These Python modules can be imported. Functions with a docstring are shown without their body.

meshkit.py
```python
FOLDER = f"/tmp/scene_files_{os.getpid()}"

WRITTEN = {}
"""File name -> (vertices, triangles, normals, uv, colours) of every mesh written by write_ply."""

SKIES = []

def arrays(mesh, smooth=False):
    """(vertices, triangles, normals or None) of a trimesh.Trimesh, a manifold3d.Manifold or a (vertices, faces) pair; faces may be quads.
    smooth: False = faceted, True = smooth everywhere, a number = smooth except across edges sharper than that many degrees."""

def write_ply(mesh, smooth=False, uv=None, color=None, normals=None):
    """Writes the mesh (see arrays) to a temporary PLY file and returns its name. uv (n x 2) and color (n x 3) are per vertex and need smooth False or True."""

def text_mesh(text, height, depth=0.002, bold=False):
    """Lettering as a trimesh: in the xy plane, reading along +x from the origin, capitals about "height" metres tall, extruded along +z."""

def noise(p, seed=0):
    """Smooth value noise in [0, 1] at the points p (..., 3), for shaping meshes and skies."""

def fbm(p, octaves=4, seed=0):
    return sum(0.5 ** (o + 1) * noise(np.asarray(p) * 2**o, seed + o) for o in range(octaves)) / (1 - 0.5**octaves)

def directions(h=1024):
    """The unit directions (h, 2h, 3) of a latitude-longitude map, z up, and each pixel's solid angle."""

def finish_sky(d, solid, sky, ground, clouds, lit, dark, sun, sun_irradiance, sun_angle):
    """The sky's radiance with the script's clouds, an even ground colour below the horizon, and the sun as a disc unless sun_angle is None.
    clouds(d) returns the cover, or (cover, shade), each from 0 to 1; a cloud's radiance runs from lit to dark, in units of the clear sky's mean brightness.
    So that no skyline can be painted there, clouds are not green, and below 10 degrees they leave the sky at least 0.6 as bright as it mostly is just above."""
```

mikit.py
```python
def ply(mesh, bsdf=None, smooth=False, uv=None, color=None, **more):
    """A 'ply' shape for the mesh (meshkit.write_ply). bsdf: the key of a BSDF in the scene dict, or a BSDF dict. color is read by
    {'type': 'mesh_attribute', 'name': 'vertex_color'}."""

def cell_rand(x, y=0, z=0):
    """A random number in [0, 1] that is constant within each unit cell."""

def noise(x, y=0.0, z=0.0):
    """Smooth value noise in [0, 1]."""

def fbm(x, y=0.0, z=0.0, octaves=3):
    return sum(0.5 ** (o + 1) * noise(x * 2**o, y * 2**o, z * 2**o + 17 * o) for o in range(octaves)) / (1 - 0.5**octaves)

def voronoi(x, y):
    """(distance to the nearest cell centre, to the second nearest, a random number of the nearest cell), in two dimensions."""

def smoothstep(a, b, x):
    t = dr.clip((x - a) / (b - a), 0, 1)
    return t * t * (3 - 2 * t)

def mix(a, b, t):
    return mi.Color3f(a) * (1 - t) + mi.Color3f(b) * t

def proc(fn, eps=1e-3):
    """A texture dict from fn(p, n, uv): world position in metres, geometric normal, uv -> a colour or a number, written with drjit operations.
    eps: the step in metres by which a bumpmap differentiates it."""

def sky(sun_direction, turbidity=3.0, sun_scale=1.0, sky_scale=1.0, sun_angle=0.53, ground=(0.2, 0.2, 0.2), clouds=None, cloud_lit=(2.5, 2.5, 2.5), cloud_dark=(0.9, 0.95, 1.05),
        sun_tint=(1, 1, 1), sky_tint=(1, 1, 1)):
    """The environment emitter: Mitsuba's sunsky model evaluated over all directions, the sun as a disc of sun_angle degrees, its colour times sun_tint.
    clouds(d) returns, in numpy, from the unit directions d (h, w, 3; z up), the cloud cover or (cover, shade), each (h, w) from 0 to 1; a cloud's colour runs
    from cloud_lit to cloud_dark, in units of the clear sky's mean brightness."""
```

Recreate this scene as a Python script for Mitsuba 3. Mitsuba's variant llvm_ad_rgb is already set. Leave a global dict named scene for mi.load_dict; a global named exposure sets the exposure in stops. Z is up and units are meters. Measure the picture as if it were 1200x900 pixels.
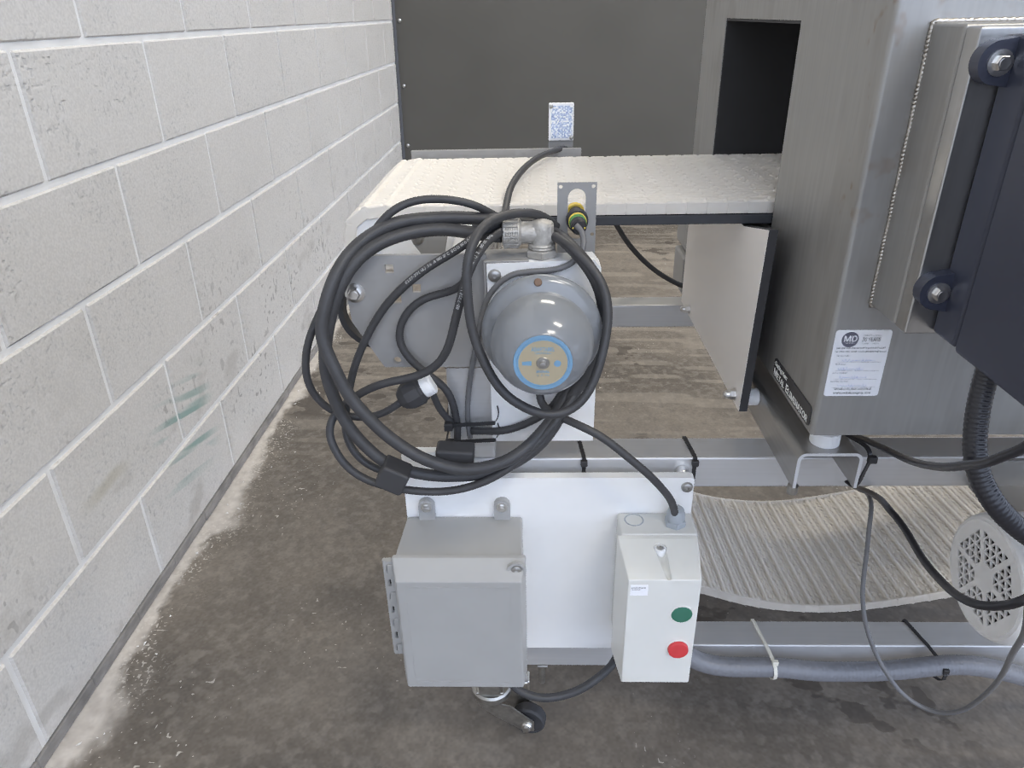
import math
import random

import drjit as dr
import manifold3d as m3
import mikit
import mitsuba as mi
import numpy as np
import trimesh
from meshkit import fbm as np_fbm
from meshkit import noise as np_noise
from meshkit import text_mesh
from mikit import cell_rand, fbm, mix, noise, smoothstep
from scipy.interpolate import CubicSpline
from shapely.geometry import LineString, Point, Polygon, box as sbox

T = mi.ScalarTransform4f
random.seed(7)
rng = np.random.default_rng(7)
scene, labels = {}, {}

# ---------------------------------------------------------------- camera, sky, lamps, exposure
PITCH, YAW, ROLL, EYE = 0.47586, -0.03717, 0.00484, 1.0813
_f = np.array([math.sin(YAW) * math.cos(PITCH), math.cos(YAW) * math.cos(PITCH), -math.sin(PITCH)])
_r = np.array([math.cos(YAW), -math.sin(YAW), 0.0])
_u = -np.cross(_f, _r)
_up = math.cos(ROLL) * _u + math.sin(ROLL) * _r
scene['camera'] = {
    'type': 'perspective', 'fov': 2 * math.degrees(math.atan(600 / 846.7)), 'fov_axis': 'x', 'near_clip': 0.02, 'far_clip': 200.0,
    'to_world': T().look_at(origin=[0, 0, EYE], target=[float(v) for v in np.array([0, 0, EYE]) + _f], up=[float(v) for v in _up]),
}
exposure = 2.6
SKY_SCALE = 2.0


def overcast(d):
    n = np_fbm(d * 2.2, 3, 5)
    return np.ones(d.shape[:2]), 0.25 + 0.5 * n


scene['sky'] = mikit.sky((0.5, -0.5, 0.7), turbidity=4.0, sun_scale=0.0, sky_scale=SKY_SCALE, ground=(0.16, 0.15, 0.14), clouds=overcast,
                         cloud_lit=(1.72, 1.97, 2.5), cloud_dark=(1.15, 1.33, 1.68))
LAMP_POWER = 7.2
LAMPS = [(1.9, 0.2, 3.9), (1.3, -1.5, 3.9), (2.3, 2.6, 3.9), (0.5, 3.3, 3.9)]
# ---------------------------------------------------------------- helpers
# the machine stands a little turned and tilted against the wall: all its things share this frame
MACHINE = T().rotate([0, 0, 1], math.degrees(0.012)).rotate([0, 1, 0], -math.degrees(0.015))
WORLD = T()


def put(key, mesh, mat, smooth=False, frame=None, at=None, uv=None):
    f = MACHINE if frame is None else frame
    scene[key] = mikit.ply(mesh, mat, smooth=smooth, uv=uv, to_world=f if at is None else f @ at)
    return key


def again(key, source, at, frame=None):
    f = MACHINE if frame is None else frame
    scene[key] = {**source, 'to_world': f @ at}


def num(key, i):
    return key if i == 0 else f'{key}_{i:03d}'


def tag(key, label, category=None, group=None, kind=None):
    d = {'label': label}
    if category:
        d['category'] = category
    if group:
        d['group'] = group
    if kind:
        d['kind'] = kind
    labels[key] = d


def cat(*ms):
    return trimesh.util.concatenate([as_tm(m) for m in ms])


def as_tm(m):
    if isinstance(m, m3.Manifold):
        q = m.to_mesh()
        return trimesh.Trimesh(q.vert_properties[:, :3], q.tri_verts, process=False)
    return m


def as_m3(t):
    t = trimesh.Trimesh(t.vertices, t.faces, process=True)
    return m3.Manifold(m3.Mesh(np.asarray(t.vertices, np.float32), np.asarray(t.faces, np.uint32)))


def bx(x0, x1, y0, y1, z0, z1, b=0.0):
    """A box, its edges chamfered by b."""
    lo, hi = np.array([x0, y0, z0]), np.array([x1, y1, z1])
    pts = []
    for s in np.ndindex(2, 2, 2):
        c = np.where(np.array(s) == 1, hi, lo)
        inward = np.where(np.array(s) == 1, -1.0, 1.0)
        if b <= 0:
            pts.append(c)
        else:
            for k in range(3):
                e = inward * b
                e[k] = 0
                pts.append(c + e)
    return m3.Manifold.hull_points(np.array(pts, float))


def rounded(x0, x1, y0, y1, z0, z1, r, n=5):
    """A box with rounded edges of radius r."""
    s = trimesh.creation.icosphere(2, r).vertices
    pts = [s + np.array([x, y, z]) for x in (x0 + r, x1 - r) for y in (y0 + r, y1 - r) for z in (z0 + r, z1 - r)]
    return m3.Manifold.hull_points(np.vstack(pts))


def hull(pts):
    return m3.Manifold.hull_points(np.array(pts, float))


def frame_to(d):
    """A rotation whose third column is d."""
    d = np.asarray(d, float) / np.linalg.norm(d)
    a = np.cross([0, 0, 1.0] if abs(d[2]) < 0.95 else [1.0, 0, 0], d)
    a /= np.linalg.norm(a)
    return np.stack([a, np.cross(d, a), d], 1)


def lathe(profile, origin, axis, n=40):
    """profile: (radius, distance along the axis) from end to end; closed where the radius is 0."""
    p = np.array(profile, float)
    ang = np.arange(n) * 2 * math.pi / n
    R = frame_to(axis)
    v = np.stack([p[:, None, 0] * np.cos(ang), p[:, None, 0] * np.sin(ang), np.repeat(p[:, 1:2], n, 1)], -1).reshape(-1, 3)
    i, j = np.meshgrid(np.arange(len(p) - 1), np.arange(n), indexing='ij')
    a, b = i * n + j, i * n + (j + 1) % n
    q = np.stack([a, b, b + n, a + n], -1).reshape(-1, 4)
    f = np.vstack([q[:, [0, 1, 2]], q[:, [0, 2, 3]]])
    t = trimesh.Trimesh(v @ R.T + np.asarray(origin, float), f, process=False)
    t.merge_vertices()
    t.update_faces(t.nondegenerate_faces())
    return t


def rod(p0, p1, r, n=24, b=0.0):
    p0, p1 = np.asarray(p0, float), np.asarray(p1, float)
    h = np.linalg.norm(p1 - p0)
    prof = [(0, 0), (r - b, 0), (r, b), (r, h - b), (r - b, h), (0, h)] if b else [(0, 0), (r, 0), (r, h), (0, h)]
    return lathe(prof, p0, p1 - p0, n)


def prism_xz(poly, y0, y1):
    """A polygon of the xz plane (x, z) as a plate from y0 to y1."""
    t = trimesh.creation.extrude_polygon(poly, y1 - y0, engine='earcut')
    v = np.array(t.vertices)
    return trimesh.Trimesh(np.stack([v[:, 0], y1 - v[:, 2], v[:, 1]], 1), t.faces, process=False)


def prism_yz(poly, x0, x1):
    """A polygon of the yz plane (y, z) as a plate from x0 to x1."""
    t = trimesh.creation.extrude_polygon(poly, x1 - x0, engine='earcut')
    v = np.array(t.vertices)
    return trimesh.Trimesh(np.stack([x0 + v[:, 2], v[:, 0], v[:, 1]], 1), t.faces, process=False)


def prism_xy(poly, z0, z1):
    t = trimesh.creation.extrude_polygon(poly, z1 - z0, engine='earcut')
    t.apply_translation([0, 0, z0])
    return t


def spline(pts, step=0.006):
    p = np.array(pts, float)
    s = np.r_[0, np.cumsum(np.linalg.norm(np.diff(p, axis=0), axis=1) ** 0.5 * 0.2 + np.linalg.norm(np.diff(p, axis=0), axis=1))]
    L = np.linalg.norm(np.diff(p, axis=0), axis=1).sum()
    q = CubicSpline(s, p, bc_type='natural')(np.linspace(0, s[-1], max(8, int(L / step))))
    # light smoothing takes the kinks out of the hand-measured points
    for _ in range(3):
        q[1:-1] = 0.25 * q[:-2] + 0.5 * q[1:-1] + 0.25 * q[2:]
    return q


def frames(q):
    t = np.gradient(q, axis=0)
    t /= np.linalg.norm(t, axis=1, keepdims=True)
    a = np.cross(t[0], [0.3, 0.9, 0.2])
    a /= np.linalg.norm(a)
    A = [a]
    for k in range(1, len(q)):
        a = A[-1] - t[k] * (A[-1] @ t[k])
        A.append(a / np.linalg.norm(a))
    A = np.array(A)
    return t, A, np.cross(t, A)


def sweep(q, radius, n=14):
    """A tube along the points q; radius may vary."""
    q = np.asarray(q, float)
    t, A, B = frames(q)
    r = np.broadcast_to(radius, (len(q),))
    ang = np.arange(n) * 2 * math.pi / n
    v = q[:, None] + r[:, None, None] * (np.cos(ang)[None, :, None] * A[:, None] + np.sin(ang)[None, :, None] * B[:, None])
    i, j = np.meshgrid(np.arange(len(q) - 1), np.arange(n), indexing='ij')
    a, b = i * n + j, i * n + (j + 1) % n
    f = np.stack([a, b, b + n, a + n], -1).reshape(-1, 4)
    f = np.vstack([f[:, [0, 1, 2]], f[:, [0, 2, 3]]])
    N = len(q) * n
    v = np.vstack([v.reshape(-1, 3), q[0], q[-1]])
    k = np.arange(n)
    f = np.vstack([f, np.stack([k * 0 + N, (k + 1) % n, k], 1), np.stack([k * 0 + N + 1, N - n + k, N - n + (k + 1) % n], 1)])
    return trimesh.Trimesh(v, f, process=False)


def ribbon(pts, across, width, thick):
    """A flat strap along a polyline, its width along the vector across."""
    q = np.asarray(pts, float)
    w = np.asarray(across, float) / np.linalg.norm(across)
    t = np.gradient(q, axis=0)
    t /= np.linalg.norm(t, axis=1, keepdims=True)
    nrm = np.cross(t, w)
    nrm /= np.linalg.norm(nrm, axis=1, keepdims=True)
    c = [(-1, -1), (1, -1), (1, 1), (-1, 1)]
    v = np.stack([q + w * width / 2 * a + nrm * thick / 2 * b for a, b in c], 1).reshape(-1, 3)
    f = []
    for i in range(len(q) - 1):
        for j in range(4):
            a, b = i * 4 + j, i * 4 + (j + 1) % 4
            f += [(a, b, b + 4), (a, b + 4, a + 4)]
    e = (len(q) - 1) * 4
    f += [(0, 2, 1), (0, 3, 2), (e, e + 1, e + 2), (e, e + 2, e + 3)]
    return trimesh.Trimesh(v, f, process=False)


def round_corners(pts, r=0.004, n=4):
    p = Polygon(pts)
    return p.buffer(-r, join_style=2).buffer(r, quad_segs=n)


def circle(x, y, r, n=24):
    return Point(x, y).buffer(r, quad_segs=n // 4)


def text_at(s, height, origin, right, up, depth=0.0003, bold=False, width=None, center=False):
    """Raised or printed lettering: text reading along right, its top towards up, facing right x up."""
    t = text_mesh(s, height, depth, bold)
    v = np.array(t.vertices)
    v[:, 0] -= v[:, 0].min()
    if width:
        v[:, 0] *= width / v[:, 0].max()
    if center:
        v[:, 0] -= v[:, 0].max() / 2
    R = np.stack([right, up, np.cross(right, up)], 1)
    return trimesh.Trimesh(np.asarray(origin) + v @ R.T, t.faces, process=False)


X_, Y_, Z_ = np.eye(3)

# shared small hardware, built around the origin with the head towards -y
HEX_BOLT = cat(lathe([(0, 0), (0.0098, 0), (0.0098, -0.0014), (0.0070, -0.0018), (0, -0.0018)][::-1], [0, 0, 0], Y_, 24),
               lathe([(0, -0.0018), (0.0062, -0.0018), (0.0062, -0.0056), (0.0052, -0.0066), (0, -0.0066)][::-1], [0, 0, 0], Y_, 6),
               rod([0, -0.0064, 0], [0, -0.0072, 0], 0.0036, 14))
_cap = as_m3(lathe([(0, 0), (0.0072, 0), (0.0072, -0.0012), (0.0062, -0.0032), (0.004, -0.0042), (0, -0.0042)][::-1], [0, 0, 0], Y_, 28))
BUTTON_SCREW = as_tm(_cap - as_m3(lathe([(0, -0.0020), (0.0022, -0.0020), (0.0022, -0.006), (0, -0.006)][::-1], [0, 0, 0], Y_, 6)))
ACORN = cat(lathe([(0, 0), (0.0088, 0), (0.0088, -0.0015), (0, -0.0015)][::-1], [0, 0, 0], Y_, 24),
            lathe([(0, -0.0015), (0.0070, -0.0015), (0.0070, -0.0075), (0.0060, -0.0085), (0, -0.0085)][::-1], [0, 0, 0], Y_, 6),
            lathe([(0.0056, -0.0080), (0.0056, -0.0110), (0.0046, -0.0140), (0.0026, -0.0158), (0, -0.0164)][::-1], [0, 0, 0], Y_, 18))

# ---------------------------------------------------------------- materials


def principled(color, rough=0.5, metal=0.0, **more):
    c = color if isinstance(color, dict) else {'type': 'rgb', 'value': list(color)}
    return {'type': 'twosided', 'bsdf': {'type': 'principled', 'base_color': c, 'roughness': rough if isinstance(rough, dict) else float(rough), 'metallic': float(metal), **more}}


def bumped(bsdf, fn, eps=1e-3):
    inner = bsdf['bsdf'] if bsdf['type'] == 'twosided' else bsdf
    return {'type': 'twosided', 'bsdf': {'type': 'bumpmap', 'arbitrary': mikit.proc(fn, eps), 'scale': 1.0, 'nested': inner}}


def wall_color(p, n, uv):
    base = mix((0.545, 0.53, 0.505), (0.595, 0.58, 0.552), fbm(p.y * 3.0, p.z * 3.0, 1.0, 3))
    grime = smoothstep(0.62, 0.80, fbm(p.y * 9, p.z * 14, 4.0, 4)) * smoothstep(0.75, 0.1, p.z)
    specks = smoothstep(0.80, 0.86, noise(p.y * 95, p.z * 80, 2.0)) * smoothstep(0.50, 0.72, noise(p.y * 6, p.z * 6, 9.0)) * smoothstep(0.8, 0.2, p.z)
    grain = noise(p.y * 330, p.z * 330, 6.0)
    base = mix(base, (0.40, 0.395, 0.38), 0.42 * smoothstep(0.72, 0.86, noise(p.y * 210, p.z * 210, 3.0)) * smoothstep(0.35, 0.65, noise(p.y * 14, p.z * 14, 3.0)))  # pits darkened in the colour: their shade as well as held dirt
    base = base * (0.93 + 0.14 * grain)
    low = smoothstep(0.10, 0.0, p.z + 0.05 * noise(p.y * 11, 3.0, 1.0))
    c = mix(base, (0.30, 0.28, 0.25), 0.40 * grime)
    c = mix(c, (0.22, 0.21, 0.195), 0.6 * specks)
    c = mix(c, (0.40, 0.37, 0.34), 0.5 * low)
    # green scuffs, drawn out along the wall
    s = p.y * 0.25 + p.z * 1.0
    streak = smoothstep(0.60, 0.78, noise(p.y * 7 + p.z * 9, s * 75, 3.0))
    zone = smoothstep(0.17, 0.04, dr.abs(p.y - 1.38)) * smoothstep(0.15, 0.03, dr.abs(p.z - 0.24))
    c = mix(c, (0.16, 0.30, 0.27), 0.75 * streak * zone)
    tan = smoothstep(0.02, 0.004, dr.abs(p.z - 0.305 - 0.02 * noise(p.y * 20, 0.0, 0.0))) * smoothstep(0.10, 0.02, dr.abs(p.y - 1.07))
    return mix(c, (0.36, 0.33, 0.24), 0.45 * tan)


def block_relief(p, n, uv):
    pits = smoothstep(0.72, 0.84, noise(p.y * 210, p.z * 210, 3.0)) * smoothstep(0.35, 0.65, noise(p.y * 14, p.z * 14, 3.0))
    return 0.0005 * noise(p.y * 260, p.z * 260, 5.0) + 0.0004 * noise(p.y * 560, p.z * 560, 7.0) - 0.0012 * pits


scene['painted_block'] = bumped(principled(mikit.proc(wall_color), 0.55), block_relief, 8e-4)
scene['mortar_paint'] = bumped(principled(mikit.proc(lambda p, n, uv: mix((0.68, 0.68, 0.67), (0.76, 0.76, 0.75), noise(p.y * 20, p.z * 20, 2.0))), 0.6),
                               lambda p, n, uv: 0.0008 * noise(p.y * 160, p.z * 160, 2.0), 8e-4)
scene['base_mortar'] = bumped(principled(mikit.proc(lambda p, n, uv: mix((0.12, 0.115, 0.11), (0.30, 0.285, 0.27), fbm(p.y * 26, p.z * 60, 3.0, 4))), 0.85),
                              lambda p, n, uv: 0.003 * fbm(p.y * 70, p.z * 70, 1.0, 3), 8e-4)


def floor_color(p, n, uv):
    a = fbm(p.x * 2.3, p.y * 2.3, 1.0, 4)
    b = fbm(p.x * 9.0 + 3 * a, p.y * 7.0, 5.0, 4)
    fine = fbm(p.x * 60, p.y * 60, 2.0, 3)
    c = mix((0.118, 0.104, 0.090), (0.215, 0.189, 0.160), smoothstep(0.2, 0.8, a))
    c = mix(c, (0.098, 0.088, 0.078), 0.45 * smoothstep(0.48, 0.76, b))
    c = mix(c, (0.27, 0.245, 0.215), 0.34 * smoothstep(0.40, 0.8, fine))
    c = c * (0.90 + 0.20 * noise(p.x * 210, p.y * 210, 3.0))
    c = mix(c, (0.10, 0.09, 0.08), 0.30 * smoothstep(0.56, 0.85, fbm(p.x * 62 + 9, p.y * 42, 8.0, 3)))
    # worn lighter streaks across the aisle, small dark spots
    streak = smoothstep(0.58, 0.74, noise(p.x * 5 + 2, p.y * 30, 6.0)) * smoothstep(1.2, 2.2, p.y)
    c = mix(c, (0.36, 0.325, 0.28), 0.30 * streak)
    spot = smoothstep(0.60, 0.66, fbm(p.x * 16 + 5, p.y * 22, 3.0, 4)) * smoothstep(0.78, 0.86, noise(p.x * 3 + 7, p.y * 3, 5.0))
    c = mix(c, (0.07, 0.060, 0.052), 0.7 * spot)
    # pale lime dust swept up along the wall
    d = p.x + 0.786
    reach = 0.036 + 0.075 * smoothstep(0.35, 0.75, fbm(p.y * 5, 2.0, 3.0, 3)) * smoothstep(0.2, 0.8, p.y) * smoothstep(2.6, 1.5, p.y)
    dust = smoothstep(reach, 0.35 * reach, d + 0.030 * (fbm(p.x * 55, p.y * 40, 4.0, 4) - 0.5))
    grains = smoothstep(0.74, 0.82, noise(p.x * 260, p.y * 260, 1.0)) * smoothstep(0.13, 0.03, d) * smoothstep(0.35, 0.6, noise(p.x * 9, p.y * 9, 4.0))
    c = mix(c, mix((0.46, 0.425, 0.39), (0.68, 0.645, 0.60), fine), 0.95 * dust)
    c = mix(c, (0.62, 0.59, 0.55), 0.65 * grains)
    crumbs = smoothstep(0.93, 0.96, noise(p.x * 150, p.y * 150, 12.0)) * smoothstep(0.6, 0.8, noise(p.x * 5, p.y * 5, 2.0))
    return mix(c, (0.55, 0.52, 0.48), 0.7 * crumbs)


scene['concrete'] = bumped(principled(mikit.proc(floor_color), mikit.proc(lambda p, n, uv: 0.42 + 0.3 * fbm(p.x * 12, p.y * 12, 7.0, 3)), specular=0.35),
                           lambda p, n, uv: 0.0012 * fbm(p.x * 45, p.y * 45, 2.0, 4), 1e-3)


def brushed(a, b, fx, fy, fz):
    """A brushed steel colour: noise drawn out along the axis with the small frequency."""
    return mikit.proc(lambda p, n, uv: mix(a, b, 0.6 * fbm(p.x * fx, p.y * fy, p.z * fz, 3) + 0.4 * fbm(p.x * 5, p.y * 5, p.z * 5, 3)))


def cabinet_steel(p, n, uv):
    c = mix((0.345, 0.34, 0.328), (0.44, 0.435, 0.42), 0.6 * fbm(p.x * 300, p.y * 300, p.z * 9, 3) + 0.4 * fbm(p.x * 5, p.y * 5, p.z * 5, 3))
    smear = smoothstep(0.52, 0.75, fbm(p.x * 22, p.y * 22, p.z * 7, 4))
    c = mix(c, (0.28, 0.265, 0.245), 0.4 * smear)
    rust = smoothstep(0.60, 0.78, fbm(p.x * 70, p.y * 70, p.z * 45, 3)) * smoothstep(0.035, 0.004, dr.abs(p.y - 0.700)) * smoothstep(0.86, 0.92, p.z)
    return mix(c, (0.26, 0.16, 0.085), 0.55 * rust)


scene['steel_cabinet'] = principled(mikit.proc(cabinet_steel), mikit.proc(lambda p, n, uv: 0.42 + 0.14 * fbm(p.x * 14, p.y * 14, p.z * 5, 3)), 0.72)
scene['door_steel'] = principled(brushed((0.40, 0.395, 0.385), (0.50, 0.495, 0.485), 300, 300, 9), 0.26, 0.95)
scene['steel_rail'] = principled(brushed((0.56, 0.56, 0.56), (0.63, 0.63, 0.63), 9, 320, 320), 0.36, 0.45)
scene['steel_plate'] = principled(brushed((0.33, 0.325, 0.32), (0.39, 0.385, 0.375), 60, 60, 40), 0.5, 0.4)
scene['steel_channel'] = principled(brushed((0.40, 0.39, 0.375), (0.50, 0.49, 0.475), 320, 12, 320), 0.40, 0.8)
scene['bright_steel'] = principled((0.72, 0.71, 0.69), 0.24, 1.0)
scene['lit_cut_steel'] = principled((0.74, 0.75, 0.77), 0.40, 0.4)
scene['dull_steel'] = principled((0.45, 0.44, 0.42), 0.42, 1.0)
scene['zinc'] = bumped(principled(mikit.proc(lambda p, n, uv: mix((0.38, 0.365, 0.335), (0.55, 0.53, 0.495), fbm(p.x * 260, p.y * 260, p.z * 260, 3))), 0.5, 0.45), lambda p, n, uv: 0.0006 * noise(p.x * 700, p.y * 700, p.z * 700), 4e-4)
scene['galvanised'] = principled(mikit.proc(lambda p, n, uv: mix((0.30, 0.29, 0.27), (0.62, 0.61, 0.58), fbm(p.x * 120, p.y * 120, p.z * 120, 3))), 0.36, 0.95)
scene['weld'] = principled(mikit.proc(lambda p, n, uv: mix((0.30, 0.27, 0.23), (0.70, 0.67, 0.62), noise(p.x * 500, p.y * 500, p.z * 500))), 0.35, 1.0)
scene['white_plastic'] = principled(mikit.proc(lambda p, n, uv: mix((0.80, 0.80, 0.795), (0.86, 0.86, 0.85), fbm(p.x * 14, p.y * 14, p.z * 14, 3))), 0.42, specular=0.4)
scene['belt_plastic'] = principled(mikit.proc(lambda p, n, uv: mix((0.68, 0.645, 0.59), (0.76, 0.725, 0.665), fbm(p.x * 12, p.y * 12, p.z * 12, 3))), 0.38, specular=0.45)
scene['spacer_plastic'] = principled((0.80, 0.81, 0.82), 0.35)
scene['rubber'] = principled(mikit.proc(lambda p, n, uv: mix((0.042, 0.042, 0.044), (0.062, 0.062, 0.066), fbm(p.x * 60, p.y * 60, p.z * 60, 3))), 0.48, specular=0.45)
scene['matt_rubber'] = principled((0.045, 0.045, 0.048), 0.6)
scene['cable_print'] = principled((0.40, 0.40, 0.40), 0.6)
scene['gloss_black'] = principled((0.024, 0.024, 0.029), 0.30)
scene['cable_grey'] = principled((0.16, 0.16, 0.165), 0.42)
scene['conduit_grey'] = principled((0.19, 0.195, 0.215), 0.30)
scene['black_plastic'] = principled((0.030, 0.030, 0.032), 0.40)
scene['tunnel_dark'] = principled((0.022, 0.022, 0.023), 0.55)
scene['wear_strip'] = principled((0.045, 0.048, 0.055), 0.45)
scene['rusty_screw'] = principled((0.20, 0.13, 0.09), 0.6, 0.3)
scene['bell_enamel'] = principled(mikit.proc(lambda p, n, uv: mix((0.20, 0.212, 0.228), (0.225, 0.238, 0.255), fbm(p.x * 30, p.y * 30, p.z * 30, 3))), 0.15, clearcoat=0.6, clearcoat_gloss=0.9)
scene['label_blue'] = principled((0.17, 0.32, 0.48), 0.4)
scene['label_gold'] = principled((0.40, 0.345, 0.24), 0.4)
scene['box_grey'] = bumped(principled(mikit.proc(lambda p, n, uv: mix((0.335, 0.335, 0.33), (0.38, 0.38, 0.372), fbm(p.x * 18, p.y * 18, p.z * 18, 3))), 0.42),
                           lambda p, n, uv: 0.00018 * noise(p.x * 900, p.y * 900, p.z * 900), 4e-4)
scene['starter_cream'] = principled((0.70, 0.70, 0.665), 0.38)
scene['starter_body'] = principled((0.60, 0.60, 0.575), 0.42)
scene['green_plastic'] = principled((0.045, 0.17, 0.115), 0.4)
scene['red_plastic'] = principled((0.62, 0.055, 0.06), 0.35)
scene['yellow_plastic'] = principled((0.75, 0.56, 0.10), 0.35)
scene['bright_green'] = principled((0.10, 0.30, 0.08), 0.35)
scene['gland_grey'] = principled((0.33, 0.36, 0.39), 0.38)
scene['paper'] = principled((0.86, 0.87, 0.90), 0.45)
scene['ink'] = principled((0.05, 0.05, 0.06), 0.6)
scene['print_grey'] = principled((0.12, 0.12, 0.16), 0.6)
scene['pen_blue'] = principled((0.22, 0.30, 0.62), 0.6)
scene['print_white'] = principled((0.78, 0.77, 0.74), 0.5)
scene['name_plate'] = principled((0.035, 0.035, 0.037), 0.35)
scene['navy_paint'] = bumped(principled((0.036, 0.041, 0.064), 0.38, specular=0.5), lambda p, n, uv: 0.00015 * noise(p.x * 700, p.y * 700, p.z * 700), 4e-4)
scene['guard_face'] = principled((0.78, 0.745, 0.705), 0.40)
scene['guard_edge'] = principled((0.040, 0.040, 0.043), 0.45)
scene['grey_casting'] = principled((0.30, 0.295, 0.285), 0.45)
scene['fan_grey'] = principled((0.72, 0.715, 0.70), 0.40)
scene['hollow_shade'] = principled((0.035, 0.035, 0.036), 0.6)  # near-black standing in for shade in seams, slots and vents
scene['panel_grey'] = principled(mikit.proc(lambda p, n, uv: mix((0.095, 0.092, 0.083), (0.118, 0.114, 0.104), fbm(p.x * 3, p.y * 3, p.z * 3, 3))), 0.5, specular=0.3)
scene['panel_edge'] = principled((0.10, 0.105, 0.12), 0.45)
scene['nylon_white'] = principled((0.70, 0.68, 0.60), 0.4)


def prism_sparkle(p, n, uv):
    a = cell_rand(p.x * 700, p.z * 700, 1.0)
    b = cell_rand(p.x * 480 + 0.5, p.z * 420, 2.0)
    c = mix((0.26, 0.36, 0.62), (0.72, 0.80, 0.97), a)
    return mix(c, (0.95, 0.97, 1.0), smoothstep(0.62, 0.75, b))  # prism glints painted into the colour


scene['reflector_prism'] = principled(mikit.proc(prism_sparkle), 0.25)
scene['ceiling_paint'] = principled((0.62, 0.62, 0.61), 0.7)
scene['lamp_housing'] = principled((0.7, 0.7, 0.7), 0.5)

# ---------------------------------------------------------------- ceiling lamps (over the aisle, above the frame)
for i, (lx, ly, lz) in enumerate(LAMPS):
    k = num('ceiling_lamp', i)
    put(k + '__housing', bx(lx - 0.62, lx + 0.62, ly - 0.17, ly + 0.17, lz + 0.02, lz + 0.10, 0.01), 'lamp_housing', frame=WORLD)
    d = trimesh.Trimesh([[lx - 0.6, ly - 0.15, lz], [lx + 0.6, ly - 0.15, lz], [lx + 0.6, ly + 0.15, lz], [lx - 0.6, ly + 0.15, lz]], [[0, 2, 1], [0, 3, 2]], process=False)
    put(k + '__diffuser', d, 'lamp_housing', frame=WORLD)
    scene[k + '__diffuser']['emitter'] = {'type': 'area', 'radiance': {'type': 'rgb', 'value': [LAMP_POWER, LAMP_POWER * 0.93, LAMP_POWER * 0.80]}}
    tag(k, 'long white ceiling lamp ' + ('over the metal detector cabinet', 'nearest the open front', 'farthest from the block wall', 'nearest the far partition')[i], 'lamp', 'ceiling lamps over the aisle')

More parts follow.
